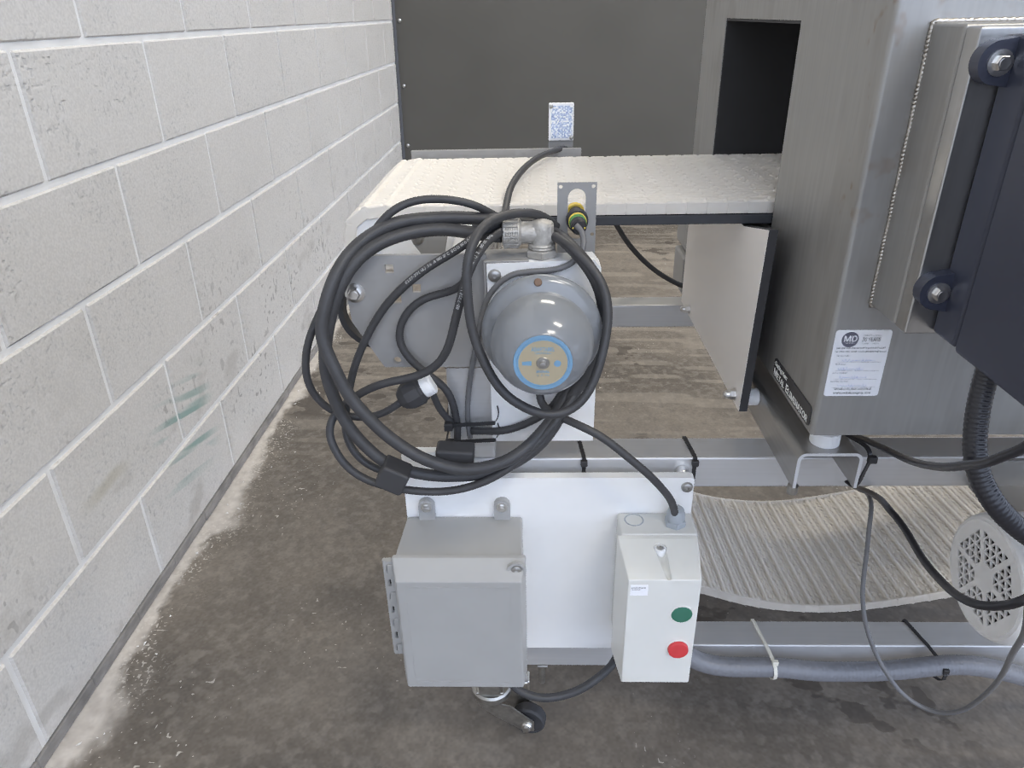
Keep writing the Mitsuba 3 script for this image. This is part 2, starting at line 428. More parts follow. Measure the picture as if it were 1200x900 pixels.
# ---------------------------------------------------------------- setting: floor, block wall, end partition
WX = -0.786
BH, BL, J = 0.2032, 0.4064, 0.0095
put('floor', bx(-1.1, 7.0, -3.5, 9.0, -0.2, 0.0), 'concrete', frame=WORLD)
tag('floor', 'stained brown-grey concrete floor', kind='structure')
TOPZ, Y0W = 1.0387, 1.1527
put('wall_left', bx(WX - 0.19, WX - 0.0040, -2.6, 9.0, 0.0, 4.6), 'mortar_paint', frame=WORLD)
tag('wall_left', 'painted grey concrete block wall with raised pale joints', kind='structure')
put('wall_left__base_joint', cat(*[bx(WX - 0.02, WX + 0.001 + 0.003 * rng.random(), y, y + 0.16, 0.0005, TOPZ - 5 * BH + J * 0.3, 0.002) for y in np.arange(-1.2, 5.4, 0.16)]), 'base_mortar', frame=WORLD)
tag('wall_left__base_joint', 'crumbling dark mortar strip along the floor')


def block_mesh(seed):
    """A block face with worn, rounded arrises; long along y, front at x = 0."""
    r = np.random.default_rng(seed)
    hy, hz = (BL - J) / 2, (BH - J) / 2
    ys = [-hy, -hy + 0.004, -hy / 3, hy / 3, hy - 0.004, hy]
    zs = [-hz, -hz + 0.004, hz - 0.004, hz]
    v = []
    for b, z in enumerate(zs):
        for a, y in enumerate(ys):
            edge = a in (0, 5) or b in (0, 3)
            v.append([-0.0055 if edge else 0.0006 * r.random(), y + (0.0012 * (r.random() - 0.5)), z + (0.0014 * (r.random() - 0.5))])
    n, f = 6, []
    for b in range(3):
        for a in range(5):
            i = b * n + a
            f += [(i, i + 1, i + n + 1), (i, i + n + 1, i + n)]
    ring = [*range(0, 6), 11, 17, *range(23, 17, -1), 12, 6]
    base = len(v)
    for i in ring:
        v.append([-0.02, v[i][1], v[i][2]])
    m = len(ring)
    for k in range(m):
        a, b2, c, d = ring[k], ring[(k + 1) % m], base + (k + 1) % m, base + k
        f += [(a, d, c), (a, c, b2)]
    return trimesh.Trimesh(v, f, process=False)


BLOCKS = [mikit.ply(block_mesh(s), 'painted_block', smooth=35) for s in range(5)]
nb = 0
for row in range(-4, 5):                                  # course 0 hangs under the first bed joint seen
    zc = TOPZ - row * BH - BH / 2
    for c in range(-5, 10):
        yc = Y0W + (c + (0.5 if row % 2 == 0 else 0.0)) * BL
        if not -0.9 < yc < 4.75:
            continue
        again(num('wall_left__block', nb), BLOCKS[(row * 7 + c * 3) % 5], T().translate([WX, yc, zc]).rotate([1, 0, 0], 0.15 * (random.random() - 0.5)), WORLD)
        nb += 1

# roof added out of view: cuts overhead sky, leaves front and right open
put('ceiling', bx(-1.0, 6.5, -2.6, 9.0, 4.6, 4.8), 'ceiling_paint', frame=WORLD)
tag('ceiling', 'pale flat ceiling added out of view over the aisle to cut the overhead sky', kind='structure')
put('partition__sheet', bx(-0.775, 3.2, 4.30, 4.33, 0.004, 2.3, 0.002), 'panel_grey', frame=WORLD)
put('partition__edge_frame', bx(-0.786, -0.772, 4.272, 4.33, 0.0, 2.3, 0.002), 'panel_edge', frame=WORLD)
RIV = mikit.ply(lathe([(0, 0), (0.011, 0), (0.009, -0.005), (0.004, -0.007), (0, -0.007)][::-1], [0, 0, 0], Y_, 16), 'bright_steel', smooth=40)
for i, z in enumerate([0.085, 0.40, 0.7177, 1.0421, 1.36, 1.68, 2.0]):
    again(num('partition__rivet', i), RIV, T().translate([-0.752, 4.30, z]), WORLD)
tag('partition', 'tall dark grey sheet metal partition closing the far end of the aisle beside the block wall', 'partition')

chips = []
for i in range(34):
    y = rng.uniform(0.55, 2.6)
    x = WX + 0.02 + abs(rng.normal(0, 0.05))
    s = rng.uniform(0.0008, 0.0026)
    c = trimesh.convex.convex_hull(rng.normal(0, 1, (9, 3)) * np.array([1, 1, 0.45]) * s)
    c.apply_translation([x, y, -c.bounds[0][2]])
    chips.append(c)
put('mortar_crumbs', cat(*chips), 'mortar_paint', frame=WORLD)
tag('mortar_crumbs', 'pale crumbs of mortar scattered on the floor along the block wall', 'debris', kind='stuff')

# ---------------------------------------------------------------- conveyor frame
R0, R1 = 0.76, 0.8075           # near rails, front and back
F0, F1 = 1.2823, 1.3300         # far rails
FR = 'conveyor'
rail = lambda y0, y1, z0, z1, x0=-0.088, x1=1.25: as_tm(rounded(x0, x1, y0, y1, z0, z1, 0.003))  # noqa: E731
put(FR + '__upper_rail', rail(R0, R1, 0.5405, 0.585), 'steel_rail', 30)
put(FR + '__upper_rail_001', rail(F0, F1, 0.5405, 0.585), 'steel_rail', 30)
put(FR + '__lower_rail', rail(R0, R1, 0.2205, 0.264), 'steel_rail', 30)
put(FR + '__lower_rail_001', rail(F0, F1, 0.2205, 0.264), 'steel_rail', 30)
for i, (y0, y1) in enumerate(((0.76, 0.8075), (F0, F1))):
    put(num(FR + '__leg', i), rounded(-0.0865, -0.0315, y0, y1, 0.5855, 0.835, 0.003), 'steel_rail', 30)
    put(num(FR + '__lower_leg', i), rounded(-0.0865, -0.0395, y0, y1, 0.2645, 0.540, 0.003), 'steel_rail', 30)
put(FR + '__caster_post', rounded(-0.0750, -0.0400, 0.8080, 0.8460, 0.0985, 0.2640, 0.002), 'galvanised', 30)
put(FR + '__cross_member', rounded(-0.0805, -0.0375, 0.809, 1.281, 0.795, 0.834, 0.003), 'steel_rail', 30)
# grey motor plate in front of the leg, with square holes
MP = round_corners([(-0.1925, 0.844), (-0.1835, 0.8505), (-0.0335, 0.8505), (-0.0335, 0.7165), (-0.1559, 0.7170), (-0.1871, 0.7735)], 0.0012)
for hx, hz in ((-0.1394, 0.8356), (-0.1114, 0.8129), (-0.1340, 0.8005), (-0.1405, 0.7255)):
    MP = MP.difference(sbox(hx - 0.0048, hz - 0.0048, hx + 0.0048, hz + 0.0048) if hz > 0.75 else circle(hx, hz, 0.0045))
put(FR + '__motor_plate', prism_xz(MP, 0.752, 0.7575), 'steel_plate')
tag(FR + '__motor_plate', 'grey steel plate with square holes')
BOLT = mikit.ply(HEX_BOLT, 'bright_steel')
SCREW = mikit.ply(BUTTON_SCREW, 'dull_steel', smooth=35)
again(FR + '__bolt', BOLT, T().translate([-0.1800, 0.752, 0.8087]).scale(1.15))
put(FR + '__leg_weld', sweep(np.array([(x, 0.7565 + 0.0012 * math.sin(x * 900), 0.7158 + 0.0006 * math.sin(x * 1500)) for x in np.linspace(-0.0862, -0.0335, 40)]), 0.0026, 8), 'weld', True)
# white side plate carrying the bell
WP = Polygon([(-0.0330, 0.620), (0.0880, 0.620), (0.0898, 0.836), (0.0820, 0.8455), (-0.0330, 0.8420)])
put(FR + '__side_plate', prism_xz(WP, 0.745, 0.7745), 'white_plastic')
tag(FR + '__side_plate', 'thick white plastic side plate')
put(FR + '__angle_bracket', cat(bx(-0.036, 0.0125, 0.746, 0.790, 0.8424, 0.8452, 0.0008), bx(-0.0365, -0.0335, 0.7435, 0.790, 0.740, 0.8452, 0.0008)), 'steel_plate')
again(FR + '__screw', SCREW, T().translate([-0.0245, 0.745, 0.8290]))
# lower white plate carrying the two boxes
LP = round_corners([(-0.1465, 0.2845), (0.2125, 0.2845), (0.2125, 0.5725), (-0.0935, 0.5725), (-0.0935, 0.6105), (-0.1440, 0.6105)], 0.004)
put(FR + '__mounting_plate', prism_xz(LP, 0.735, 0.747), 'white_plastic')
tag(FR + '__mounting_plate', 'white plastic plate carrying the two electrical boxes')
again(FR + '__screw_001', SCREW, T().translate([0.2040, 0.735, 0.5590]))
for i, (x, z) in enumerate(((0.2015, 0.566), (-0.120, 0.566), (0.2015, 0.246), (-0.120, 0.246))):
    put(num(FR + '__standoff', i), rod([x, 0.7475, z], [x, 0.7598, z], 0.0085, 20, 0.001), 'bright_steel', 35)
# channels across the rails
CH = Polygon([(0.315, 0.585), (0.315, 0.6325), (0.3885, 0.6325), (0.3885, 0.585)]).buffer(-0.010).buffer(0.010, quad_segs=5)
CH = CH.union(sbox(0.315, 0.585, 0.3885, 0.606)).difference(Polygon([(0.319, 0.57), (0.319, 0.6285), (0.3845, 0.6285), (0.3845, 0.57)]).buffer(-0.006).buffer(0.006, quad_segs=5).union(sbox(0.319, 0.57, 0.3845, 0.61)))
CHM = prism_xz(CH, 0.6955, 1.335)
put(FR + '__channel', CHM, 'steel_channel', 25)
put(FR + '__channel_001', CHM, 'steel_channel', 25, at=T().translate([0.52, 0, 0]))
put(FR + '__channel__lit_cut_end', prism_xz(CH.buffer(-0.0002), 0.6950, 0.6956), 'lit_cut_steel')  # thin plate: ground finish plus camera-facing brightness put into its colour
put(FR + '__channel_stop', lathe([(0, 0), (0.0055, 0), (0.0062, 0.002), (0.0062, 0.011), (0, 0.013)], [0.3185, 0.7020, 0.5735], Z_, 18), 'dull_steel', 35)
tag(FR, 'steel conveyor with a white belt, square rails and white plastic plates beside the block wall', 'conveyor')
# caster under the near left leg
CA = FR + '__caster'
cc = np.array([-0.0560, 0.8360, 0])
put(CA, cat(bx(-0.0800, -0.0350, 0.8120, 0.8600, 0.0930, 0.0980, 0.001),
            lathe([(0, 0.0935), (0.030, 0.0935), (0.0330, 0.0900), (0.0330, 0.0800), (0.0300, 0.0760), (0.026, 0.070), (0.0, 0.068)], cc, Z_, 32)), 'galvanised', 30)
wc = np.array([0.0060, 0.8220, 0.0282])
dv = (wc - cc) * [1, 1, 0]
trail = np.linalg.norm(dv)
dv = dv / trail                                            # the way the wheel trails
sv = np.array([dv[1], -dv[0], 0])                          # towards the camera side
forks = []
for s in (-1, 1):
    forks.append(hull([cc + dv * a + sv * (0.0165 * s + 0.0012 * k) + np.array([0, 0, z]) for k in (-1, 1)
                       for a, z in ((-0.024, 0.068), (0.036, 0.068), (trail + 0.012, 0.040), (trail + 0.012, 0.020), (trail - 0.004, 0.015), (0.004, 0.040), (-0.018, 0.056))]))
forks.append(hull([cc + dv * a + sv * b2 + np.array([0, 0, z]) for a in (-0.020, 0.020) for b2 in (-0.0177, 0.0177) for z in (0.0655, 0.0685)]))
put(CA + '__fork', cat(*forks), 'galvanised')
put(CA + '__wheel', lathe([(0, -0.012), (0.010, -0.012), (0.011, -0.009), (0.020, -0.009), (0.0250, -0.0105), (0.0278, -0.007), (0.0282, 0), (0.0278, 0.007), (0.0250, 0.0105), (0.020, 0.009), (0.011, 0.009), (0.010, 0.012), (0, 0.012)], wc, sv, 40), 'matt_rubber', 35)
put(CA + '__axle', cat(lathe([(0, 0.0175), (0.0095, 0.0175), (0.0095, 0.0200), (0.0075, 0.0225), (0, 0.0225)], wc, sv, 20), lathe([(0, 0.0225), (0.006, 0.0225), (0.006, 0.0262), (0, 0.0262)], wc, sv, 6), rod(wc - sv * 0.022, wc + sv * 0.022, 0.004, 14)), 'bright_steel', 30)
for i, (dx, dy) in enumerate(((0.0, F0 - R0), (1.22, 0.0), (1.22, F0 - R0))):
    sh = T().translate([dx, dy, 0])
    for part in ('', '__fork', '__wheel', '__axle'):
        again(num(CA, i + 1) + part, scene[CA + part], sh)
    again(num(FR + '__caster_post', i + 1), scene[FR + '__caster_post'], sh)
    if dx:
        again(num(FR + '__lower_leg', i + 1), scene[FR + '__lower_leg'], sh)
put(FR + '__levelling_stud', cat(rod([0.0265, 0.785, 0.158], [0.0265, 0.785, 0.2215], 0.0052, 18), bx(0.0195, 0.0355, 0.777, 0.793, 0.1950, 0.2000, 0.001)), 'galvanised')

# ---------------------------------------------------------------- conveyor bed and belt
BED = 'conveyor__bed'
put(BED + '__plate', bx(-0.165, 1.30, 0.926, 1.234, 0.8365, 0.8420, 0.001), 'white_plastic')
put(BED + '__nose_roller_001', rod([1.320, 0.918, 0.8225], [1.320, 1.242, 0.8225], 0.0265, 30), 'spacer_plastic', 35)
put(BED + '__wear_strip', bx(-0.155, 1.30, 0.9110, 0.9255, 0.8375, 0.8488, 0.0008), 'wear_strip')
tag(BED + '__wear_strip', 'dark strip under the near edge of the belt')
put(BED + '__wear_strip_001', bx(-0.155, 1.30, 1.2345, 1.2445, 0.8375, 0.8478, 0.0008), 'wear_strip')
put(BED + '__far_guide', bx(-0.188, 0.100, 1.262, 1.268, 0.820, 0.8760, 0.001), 'steel_plate')
put(BED + '__end_plate', prism_xz(Polygon([(-0.178, 0.802), (-0.060, 0.802), (-0.060, 0.842), (-0.178, 0.842)]), 0.902, 0.912), 'white_plastic')
put(BED + '__end_bracket', prism_xz(Polygon([(-0.130, 0.846), (-0.086, 0.846), (-0.094, 0.806), (-0.112, 0.806), (-0.130, 0.832)]), 0.862, 0.870), 'grey_casting')
again(BED + '__bolt', BOLT, T().translate([-0.1235, 0.862, 0.838]).scale(0.8))
put(BED + '__drive_ring', lathe([(0.0390, 0.774), (0.0455, 0.774), (0.0455, 0.790), (0.0390, 0.790), (0.0390, 0.774)][::-1], [-0.1630, 0, 0.7760], Y_, 60), 'matt_rubber', 35)
tag(BED + '__drive_ring', 'black ring behind the grey motor plate')
put(BED + '__nose_roller', rod([-0.185, 0.918, 0.8225], [-0.185, 1.242, 0.8225], 0.0295, 30), 'spacer_plastic', 35)
put(BED + '__drive_roller', rod([-0.080, 0.918, 0.7440], [-0.080, 1.242, 0.7440], 0.0250, 30), 'spacer_plastic', 35)

BY0, BW, P = 0.915, 0.330, 0.0254
NL = 26
lw = BW / NL
parts = []
for i in range(NL):
    a, b = (-0.0157, 0.0087) if i % 2 == 0 else (-0.0087, 0.0157)
    parts.append(bx(a, b, i * lw + 0.0003, (i + 1) * lw - 0.0003, -0.0042, 0.0075, 0.0020))
    for k in (-0.0085, 0.0085):
        parts.append(bx(k - 0.0016, k + 0.0016, i * lw + 0.0035, (i + 1) * lw - 0.0035, -0.0058, -0.0040))
parts.append(bx(-0.0034, 0.0034, 0.0004, BW - 0.0004, -0.0078, -0.0040, 0.0022))
for k in (-0.0127, 0.0127):
    parts.append(rod([k, 0.0004, 0.0012], [k, BW - 0.0004, 0.0012], 0.0056, 14))
for y in (0.0, BW - 0.004):
    parts.append(bx(-0.0126, 0.0126, y, y + 0.004, -0.0084, 0.0060, 0.0006))
ROW = mikit.ply(cat(*parts), 'belt_plastic')


def belt_path():
    zt = 0.858
    top = [(x, zt) for x in np.linspace(1.32, -0.185, 240)]
    arc = [(-0.185 - 0.0355 * math.sin(t), 0.8225 + 0.0355 * math.cos(t)) for t in np.linspace(0.03, math.pi, 40)]
    low = [(-0.150, 0.7872), (-0.105, 0.7860), (-0.064, 0.7760), (-0.046, 0.745), (-0.040, 0.690), (-0.034, 0.600), (-0.018, 0.480), (0.030, 0.375), (0.110, 0.290),
           (0.200, 0.242), (0.300, 0.206), (0.380, 0.180), (0.450, 0.1685), (0.530, 0.1675), (0.610, 0.1800), (0.700, 0.2000), (0.800, 0.226), (0.950, 0.262), (1.100, 0.325), (1.220, 0.425), (1.300, 0.560), (1.346, 0.700), (1.356, 0.800), (1.348, 0.838), (1.3230, 0.8575)]
    low = np.array([(-0.185, 0.787)] + low)
    s = np.r_[0, np.cumsum(np.linalg.norm(np.diff(low, axis=0), axis=1))]
    low = CubicSpline(s, low)(np.linspace(0, s[-1], 600))[1:]
    q = np.vstack([top, arc, low])
    s = np.r_[0, np.cumsum(np.linalg.norm(np.diff(q, axis=0), axis=1))]
    n = int(s[-1] / P)
    at = np.arange(n) * P + 0.004
    return np.stack([np.interp(at, s, q[:, k]) for k in (0, 1)], 1)


q = belt_path()
for i in range(1, len(q) - 1):
    d = q[i + 1] - q[i - 1]
    d /= np.linalg.norm(d)
    nx, nz = d[1], -d[0]                                     # outer side of the belt
    roll = 0.082 * min(1.0, max(0.0, (0.45 - q[i][1]) / 0.2)) if i > 65 else 0.0
    mat = np.eye(4)
    mat[:3, 0] = [d[0], 0, d[1]]
    mat[:3, 2] = [nx, 0, nz]
    mat[:3, 1] = np.cross(mat[:3, 2], mat[:3, 0])
    yy = BY0 if mat[1, 1] > 0 else BY0 + BW
    A = T(mat.tolist())
    at = T().translate([q[i][0], 0, q[i][1]])
    if roll:
        at = at @ T().translate([0, 1.08, 0]).rotate([1, 0, 0], -math.degrees(roll)).translate([0, -1.08, 0])
    again(num('conveyor__belt__link_row', i - 1), ROW, at @ T().translate([0, yy, 0]) @ A)

# ---------------------------------------------------------------- metal detector cabinet
MD = 'metal_detector'
BX0, BX1, BF, BB, BZ0, BZ1 = 0.3166, 0.925, 0.678, 1.405, 0.667, 1.32
foot = Polygon([(BX0, BF), (BX1, BF), (BX1, BB), (BX0, BB)]).buffer(-0.005).buffer(0.005, quad_segs=5)
body = as_m3(prism_xy(foot, BZ0, BZ1))
hole = bx(BX0 - 0.1, BX1 + 0.1, 0.905, 1.250, 0.8330, 1.0665)
put(MD + '__body', as_tm(body - hole), 'steel_cabinet', 25)
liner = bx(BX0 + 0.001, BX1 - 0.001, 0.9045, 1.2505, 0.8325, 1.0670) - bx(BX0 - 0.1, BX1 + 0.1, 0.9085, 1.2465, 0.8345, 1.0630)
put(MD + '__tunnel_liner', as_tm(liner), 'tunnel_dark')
for i, (x, y) in enumerate(((0.3520, 0.7200), (0.8720, 0.7200), (0.3520, 1.345), (0.8720, 1.345))):
    z = 0.6325 if y < 1.33 else 0.6325
    if y > 1.33:
        y = 1.315
    put(num(MD + '__foot', i), lathe([(0, 0.016), (0.0115, 0.016), (0.0115, 0.0345), (0, 0.0345)], [x, y, z], Z_, 26), 'bright_steel', 35)
    put(num(MD + '__foot_ring', i), lathe([(0, 0), (0.0158, 0), (0.0165, 0.001), (0.0165, 0.0155), (0.0155, 0.0165), (0, 0.0165)], [x, y, z], Z_, 30), 'spacer_plastic', 35)
labels[MD + '__foot_ring'] = {'label': 'white plastic ring under the foot'}
fr = rounded(0.3490, 0.660, 0.6255, 0.6785, 0.8175, 1.0665, 0.003)
put(MD + '__door_frame', as_tm(fr), 'steel_cabinet', 30)
lid = rounded(0.3478, 0.662, 0.6020, 0.6210, 0.8185, 1.0650, 0.002)
put(MD + '__door', as_tm(lid), 'door_steel', 30)
put(MD + '__door_seam_shade', bx(0.3520, 0.657, 0.6208, 0.6260, 0.8215, 1.0620), 'hollow_shade')  # dark filler painting the shade of the seam behind the door
bead = np.array([(0.3490 + 0.0006 * math.sin(z * 1700), 0.6765, z) for z in np.linspace(0.8185, 1.0665, 200)])
bead = np.vstack([[(x, 0.6765, 0.8168) for x in np.linspace(0.372, 0.3500, 18)], bead, [(x, 0.6765, 1.0675) for x in np.linspace(0.3500, 0.640, 120)]])
put(MD + '__weld_bead', sweep(bead, 0.0020 + 0.0006 * np.sin(np.arange(len(bead)) * 2.3), 8), 'weld', True)
# nameplate along the lower edge of the side
NPs = Polygon([(0.687, 0.6715), (0.8160, 0.6715), (0.8160, 0.6935), (0.695, 0.6975), (0.687, 0.6905)]).buffer(-0.001).buffer(0.001)
NPs = round_corners([(0.6865, 0.6725), (0.8155, 0.6725), (0.8155, 0.6965), (0.6865, 0.6965)], 0.005)
put(MD + '__name_plate', prism_yz(NPs, BX0 - 0.0012, BX0 + 0.0003), 'name_plate')
tag(MD + '__name_plate', 'black name plate with white lettering')
big = [text_at('M', 0.0095, [BX0 - 0.0012, 0.8120, 0.6748], -Y_, Z_, 0.0003, True)]
xcur = 0.8120
xcur -= big[0].extents[1] + 0.0012
for s, h in (('ETAL', 0.0075), (' ', 0), ('E', 0.0095), ('LIMINATOR', 0.0075)):
    if h == 0:
        xcur -= 0.0042
        continue
    t = text_at(s, h, [BX0 - 0.0012, xcur, 0.6748], -Y_, Z_, 0.0003, True)
    big.append(t)
    xcur -= t.extents[1] + 0.0011
NT = cat(*big)
v = np.array(NT.vertices)
v[:, 1] = 0.8120 - (0.8120 - v[:, 1]) * (0.8120 - 0.6925) / (0.8120 - v[:, 1].min())
NT = trimesh.Trimesh(v, NT.faces, process=False)
put(MD + '__name_plate__lettering', cat(NT, text_at('Goring Kerr', 0.0055, [BX0 - 0.0012, 0.8120, 0.6875], -Y_, Z_, 0.0003, True, width=0.046)), 'print_white')
# service sticker on the front
SX0, SX1, SZ0, SZ1 = 0.3215, 0.3775, 0.7155, 0.7905
put(MD + '__service_sticker', prism_xz(round_corners([(SX0, SZ0), (SX1, SZ0), (SX1, SZ1), (SX0, SZ1)], 0.003), BF - 0.0006, BF + 0.0002), 'paper')
tag(MD + '__service_sticker', 'white service sticker with printed text and blue handwriting')
SW = SX1 - SX0
yf = BF - 0.0006


def st(s, h, fx, fz, w=None, bold=False):
    return text_at(s, h, [SX0 + fx * SW, yf, SZ0 + fz * (SZ1 - SZ0)], X_, Z_, 0.00012, bold, None if w is None else w * SW)


dot = circle(SX0 + 0.275 * SW, SZ0 + 0.862 * (SZ1 - SZ0), 0.0085, 32)
put(MD + '__service_sticker__logo_disc', prism_xz(dot, yf - 0.00012, yf), 'print_grey')
t = st('MD', 0.0062, 0.165, 0.835, 0.235, True)
t.apply_translation([0, -0.00012, 0])
t2 = st('PACKAGING', 0.0010, 0.19, 0.805, 0.17)
t2.apply_translation([0, -0.00012, 0])
put(MD + '__service_sticker__logo_letters', cat(t, t2), 'paper')
put(MD + '__service_sticker__heading', cat(st('CELEBRATING', 0.0010, 0.50, 0.915, 0.31), st('30 YEARS', 0.0042, 0.49, 0.835, 0.33, True), st('1988 - 2018', 0.0010, 0.50, 0.795, 0.30),
    st('FOR SERVICE AND/OR PARTS CONTACT US AT', 0.0016, 0.06, 0.725, 0.88, True), st('Tel. (714) 391-0000  service@mdpackaging.com', 0.0016, 0.04, 0.675, 0.93, True),
    st('WORLD CLASS SERVICE', 0.0021, 0.17, 0.095, 0.68, True), st('www.mdpackaging.com', 0.0023, 0.165, 0.035, 0.69, True)), 'ink')
put(MD + '__service_sticker__form_lines', cat(st('Service Date:', 0.0016, 0.09, 0.612), st('Technician:', 0.0016, 0.09, 0.483), st('Serial Number:', 0.0016, 0.08, 0.352), st('Next Service Due:', 0.0016, 0.08, 0.222),
    *[bx(SX0 + 0.12 * SW, SX1 - 0.09 * SW, yf - 0.00012, yf, SZ0 + f * (SZ1 - SZ0) - 0.00012, SZ0 + f * (SZ1 - SZ0) + 0.00012) for f in (0.525, 0.392, 0.262, 0.135)]), 'print_grey')
pen = []
for f0, f1, base, amp, seed in ((0.20, 0.80, 0.553, 0.020, 1), (0.16, 0.62, 0.425, 0.026, 2), (0.22, 0.72, 0.292, 0.024, 3), (0.22, 0.74, 0.165, 0.021, 4)):
    r = np.random.default_rng(seed)
    xs = np.linspace(f0, f1, 70)
    ph = np.cumsum(r.uniform(0.5, 1.5, 70)) * 0.85
    gap = noise_gap = None
    zz = base + amp * np.sin(ph) * (0.6 + 0.4 * np.sin(xs * 22 + seed))
    xx = xs + 0.012 * np.cos(ph)
    pen.append(sweep(np.stack([SX0 + xx * SW, np.full(70, yf - 0.0001), SZ0 + zz * (SZ1 - SZ0)], 1), 0.00018, 4))
put(MD + '__service_sticker__handwriting', cat(*pen), 'pen_blue')
tag(MD, 'brushed stainless steel metal detector cabinet with a dark rectangular tunnel the belt runs into', 'metal detector')

# ---------------------------------------------------------------- navy control box on the cabinet door
CB = 'control_box'
put(CB + '__base', rounded(0.3705, 0.640, 0.5640, 0.6015, 0.8215, 1.060, 0.004), 'navy_paint', 30)
put(CB + '__cover', rounded(0.3690, 0.641, 0.395, 0.5620, 0.8195, 1.0615, 0.005), 'navy_paint', 30)
for i, z in enumerate((0.8620, 1.0410)):
    pl = circle(0.3610, z, 0.0155, 40).union(Polygon([(0.361, z - 0.0155), (0.361, z + 0.0155), (0.384, z + 0.0195), (0.384, z - 0.0195)]))
    put(num(CB + '__ear', i), prism_xz(pl, 0.5890, 0.6018), 'navy_paint', 30)
    put(num(CB + '__ear', i) + '__bolt', HEX_BOLT, 'bright_steel', at=T().translate([0.3610, 0.5890, z]).scale(0.95))
tag(CB, 'dark navy control box bolted by rounded ears to the steel cabinet door', 'control box')

# ---------------------------------------------------------------- guard plate
GP = 'guard_plate'
gy = Polygon([(0.8260, 0.6125), (1.235, 0.6125), (1.235, 0.835), (0.905, 0.8350), (0.8160, 0.8350)])
gy = Polygon([(0.8280, 0.6110), (1.235, 0.6110), (1.235, 0.8330), (0.900, 0.8330), (0.8110, 0.8560)])
gy = Polygon([(0.8300, 0.6110), (1.235, 0.6110), (1.235, 0.8345), (0.912, 0.8345), (0.8140, 0.8560)])
put(GP + '__sheet', prism_yz(gy, 0.2850, 0.2955), 'guard_edge')
face = gy.buffer(-0.0004)
put(GP + '__face', prism_yz(face, 0.2845, 0.2851), 'guard_face')
tag(GP + '__face', 'pale beige face')
AC = mikit.ply(ACORN, 'bright_steel', smooth=35)
for i, (y, z) in enumerate(((0.8540, 0.6240), (1.1640, 0.6240))):
    again(num(GP + '__acorn_nut', i), AC, T().translate([0.2845, y, z]).rotate([0, 0, 1], -90))
    put(num(GP + '__spacer', i), rod([0.2957, y, z - 0.004], [0.3148, y, z - 0.004], 0.0115, 26, 0.0015), 'spacer_plastic', 35)
tag(GP, 'upright beige guard plate with dark edges, hanging under the belt beside the steel cabinet', 'guard plate')

# ---------------------------------------------------------------- bell
BE = 'signal_bell'
bc = np.array([0.0258, 0.0, 0.7800])
put(BE + '__back_box', lathe([(0, 0.7448), (0.050, 0.7448), (0.052, 0.742), (0.052, 0.708), (0.050, 0.7065), (0, 0.7065)][::-1], bc, Y_, 48), 'bell_enamel', 35)
prof = [(0.0500, 0.7075), (0.0622, 0.7075), (0.0634, 0.7060), (0.0637, 0.7030), (0.0630, 0.7000), (0.0605, 0.6972), (0.0560, 0.6945), (0.0500, 0.6925), (0.0487, 0.6910), (0.0487, 0.6890), (0.0505, 0.6860),
        (0.0522, 0.6800), (0.0525, 0.6730), (0.0512, 0.6640), (0.0485, 0.6550), (0.0445, 0.6465), (0.0395, 0.6390), (0.0350, 0.6340), (0.0316, 0.6312), (0.0300, 0.6300), (0.0298, 0.6292), (0, 0.6288)]
put(BE + '__gong', lathe(prof, bc, Y_, 96), 'bell_enamel', 38)
tag(BE + '__gong', 'glossy grey domed gong')
lab0 = bc + np.array([0, 0.6288, 0])
put(BE + '__label_disc', lathe([(0, -0.0006), (0.0240, -0.0006), (0.0240, 0.0003), (0, 0.0003)], lab0, Y_, 60), 'label_gold', 35)
tag(BE + '__label_disc', 'gold round label with blue ring and lettering')
ring = Point(0, 0).buffer(0.0286, quad_segs=20).difference(Point(0, 0).buffer(0.0254, quad_segs=20))
ring2 = Point(0, 0).buffer(0.0252, quad_segs=20).difference(Point(0, 0).buffer(0.0238, quad_segs=20))
mk = lambda g: prism_xz(g, -0.0009, 0.0003)  # noqa: E731
rm = cat(mk(ring), mk(ring2))
rm.apply_translation(lab0)
put(BE + '__label_ring', rm, 'label_blue')
lt = [text_at('ADAPTABEL', 0.0036, lab0 + [0, -0.0006, 0.0128], X_, Z_, 0.0003, True, 0.0225, True), text_at('VIBRATING BELL', 0.0018, lab0 + [0, -0.0006, 0.0095], X_, Z_, 0.0003, False, 0.016, True),
      text_at('SIGNAL', 0.0022, lab0 + [0, -0.0006, -0.0102], X_, Z_, 0.0003, True, 0.0130, True), text_at('V  A  Hz', 0.0018, lab0 + [0, -0.0006, -0.0138], X_, Z_, 0.0003, False, 0.012, True)]
for dx, s in ((-0.0150, 0.004), (0.0140, 0.0034)):
    e = Polygon([(dx - s * 1.3, -0.002), (dx + s, -0.0025), (dx + s, 0.0022), (dx - s * 1.3, 0.0014)]) if dx < 0 else circle(dx, -0.0005, s)
    g = prism_xz(e, -0.0009, -0.0006)
    g.apply_translation(lab0)
    lt.append(g)
put(BE + '__lettering', cat(*lt), 'label_blue')
put(BE + '__centre_bolt', cat(lathe([(0, -0.0018), (0.0058, -0.0018), (0.0066, -0.0006), (0.0066, 0.0), (0, 0)], lab0, Y_, 24), lathe([(0, -0.0066), (0.003, -0.0060), (0.0034, -0.0052), (0.0034, -0.0018), (0, -0.0018)], lab0, Y_, 18)), 'dull_steel', 30)
put(BE + '__rim_screw', lathe([(0, -0.0055), (0.0034, -0.0050), (0.0042, -0.0035), (0.0042, 0.002), (0, 0.002)], [0.0218, 0.6985, 0.8370], Y_ + 0.35 * -Z_, 16), 'rusty_screw', 30)
tag(BE, 'round grey signal bell with a gold and blue centre label on the white side plate', 'bell')

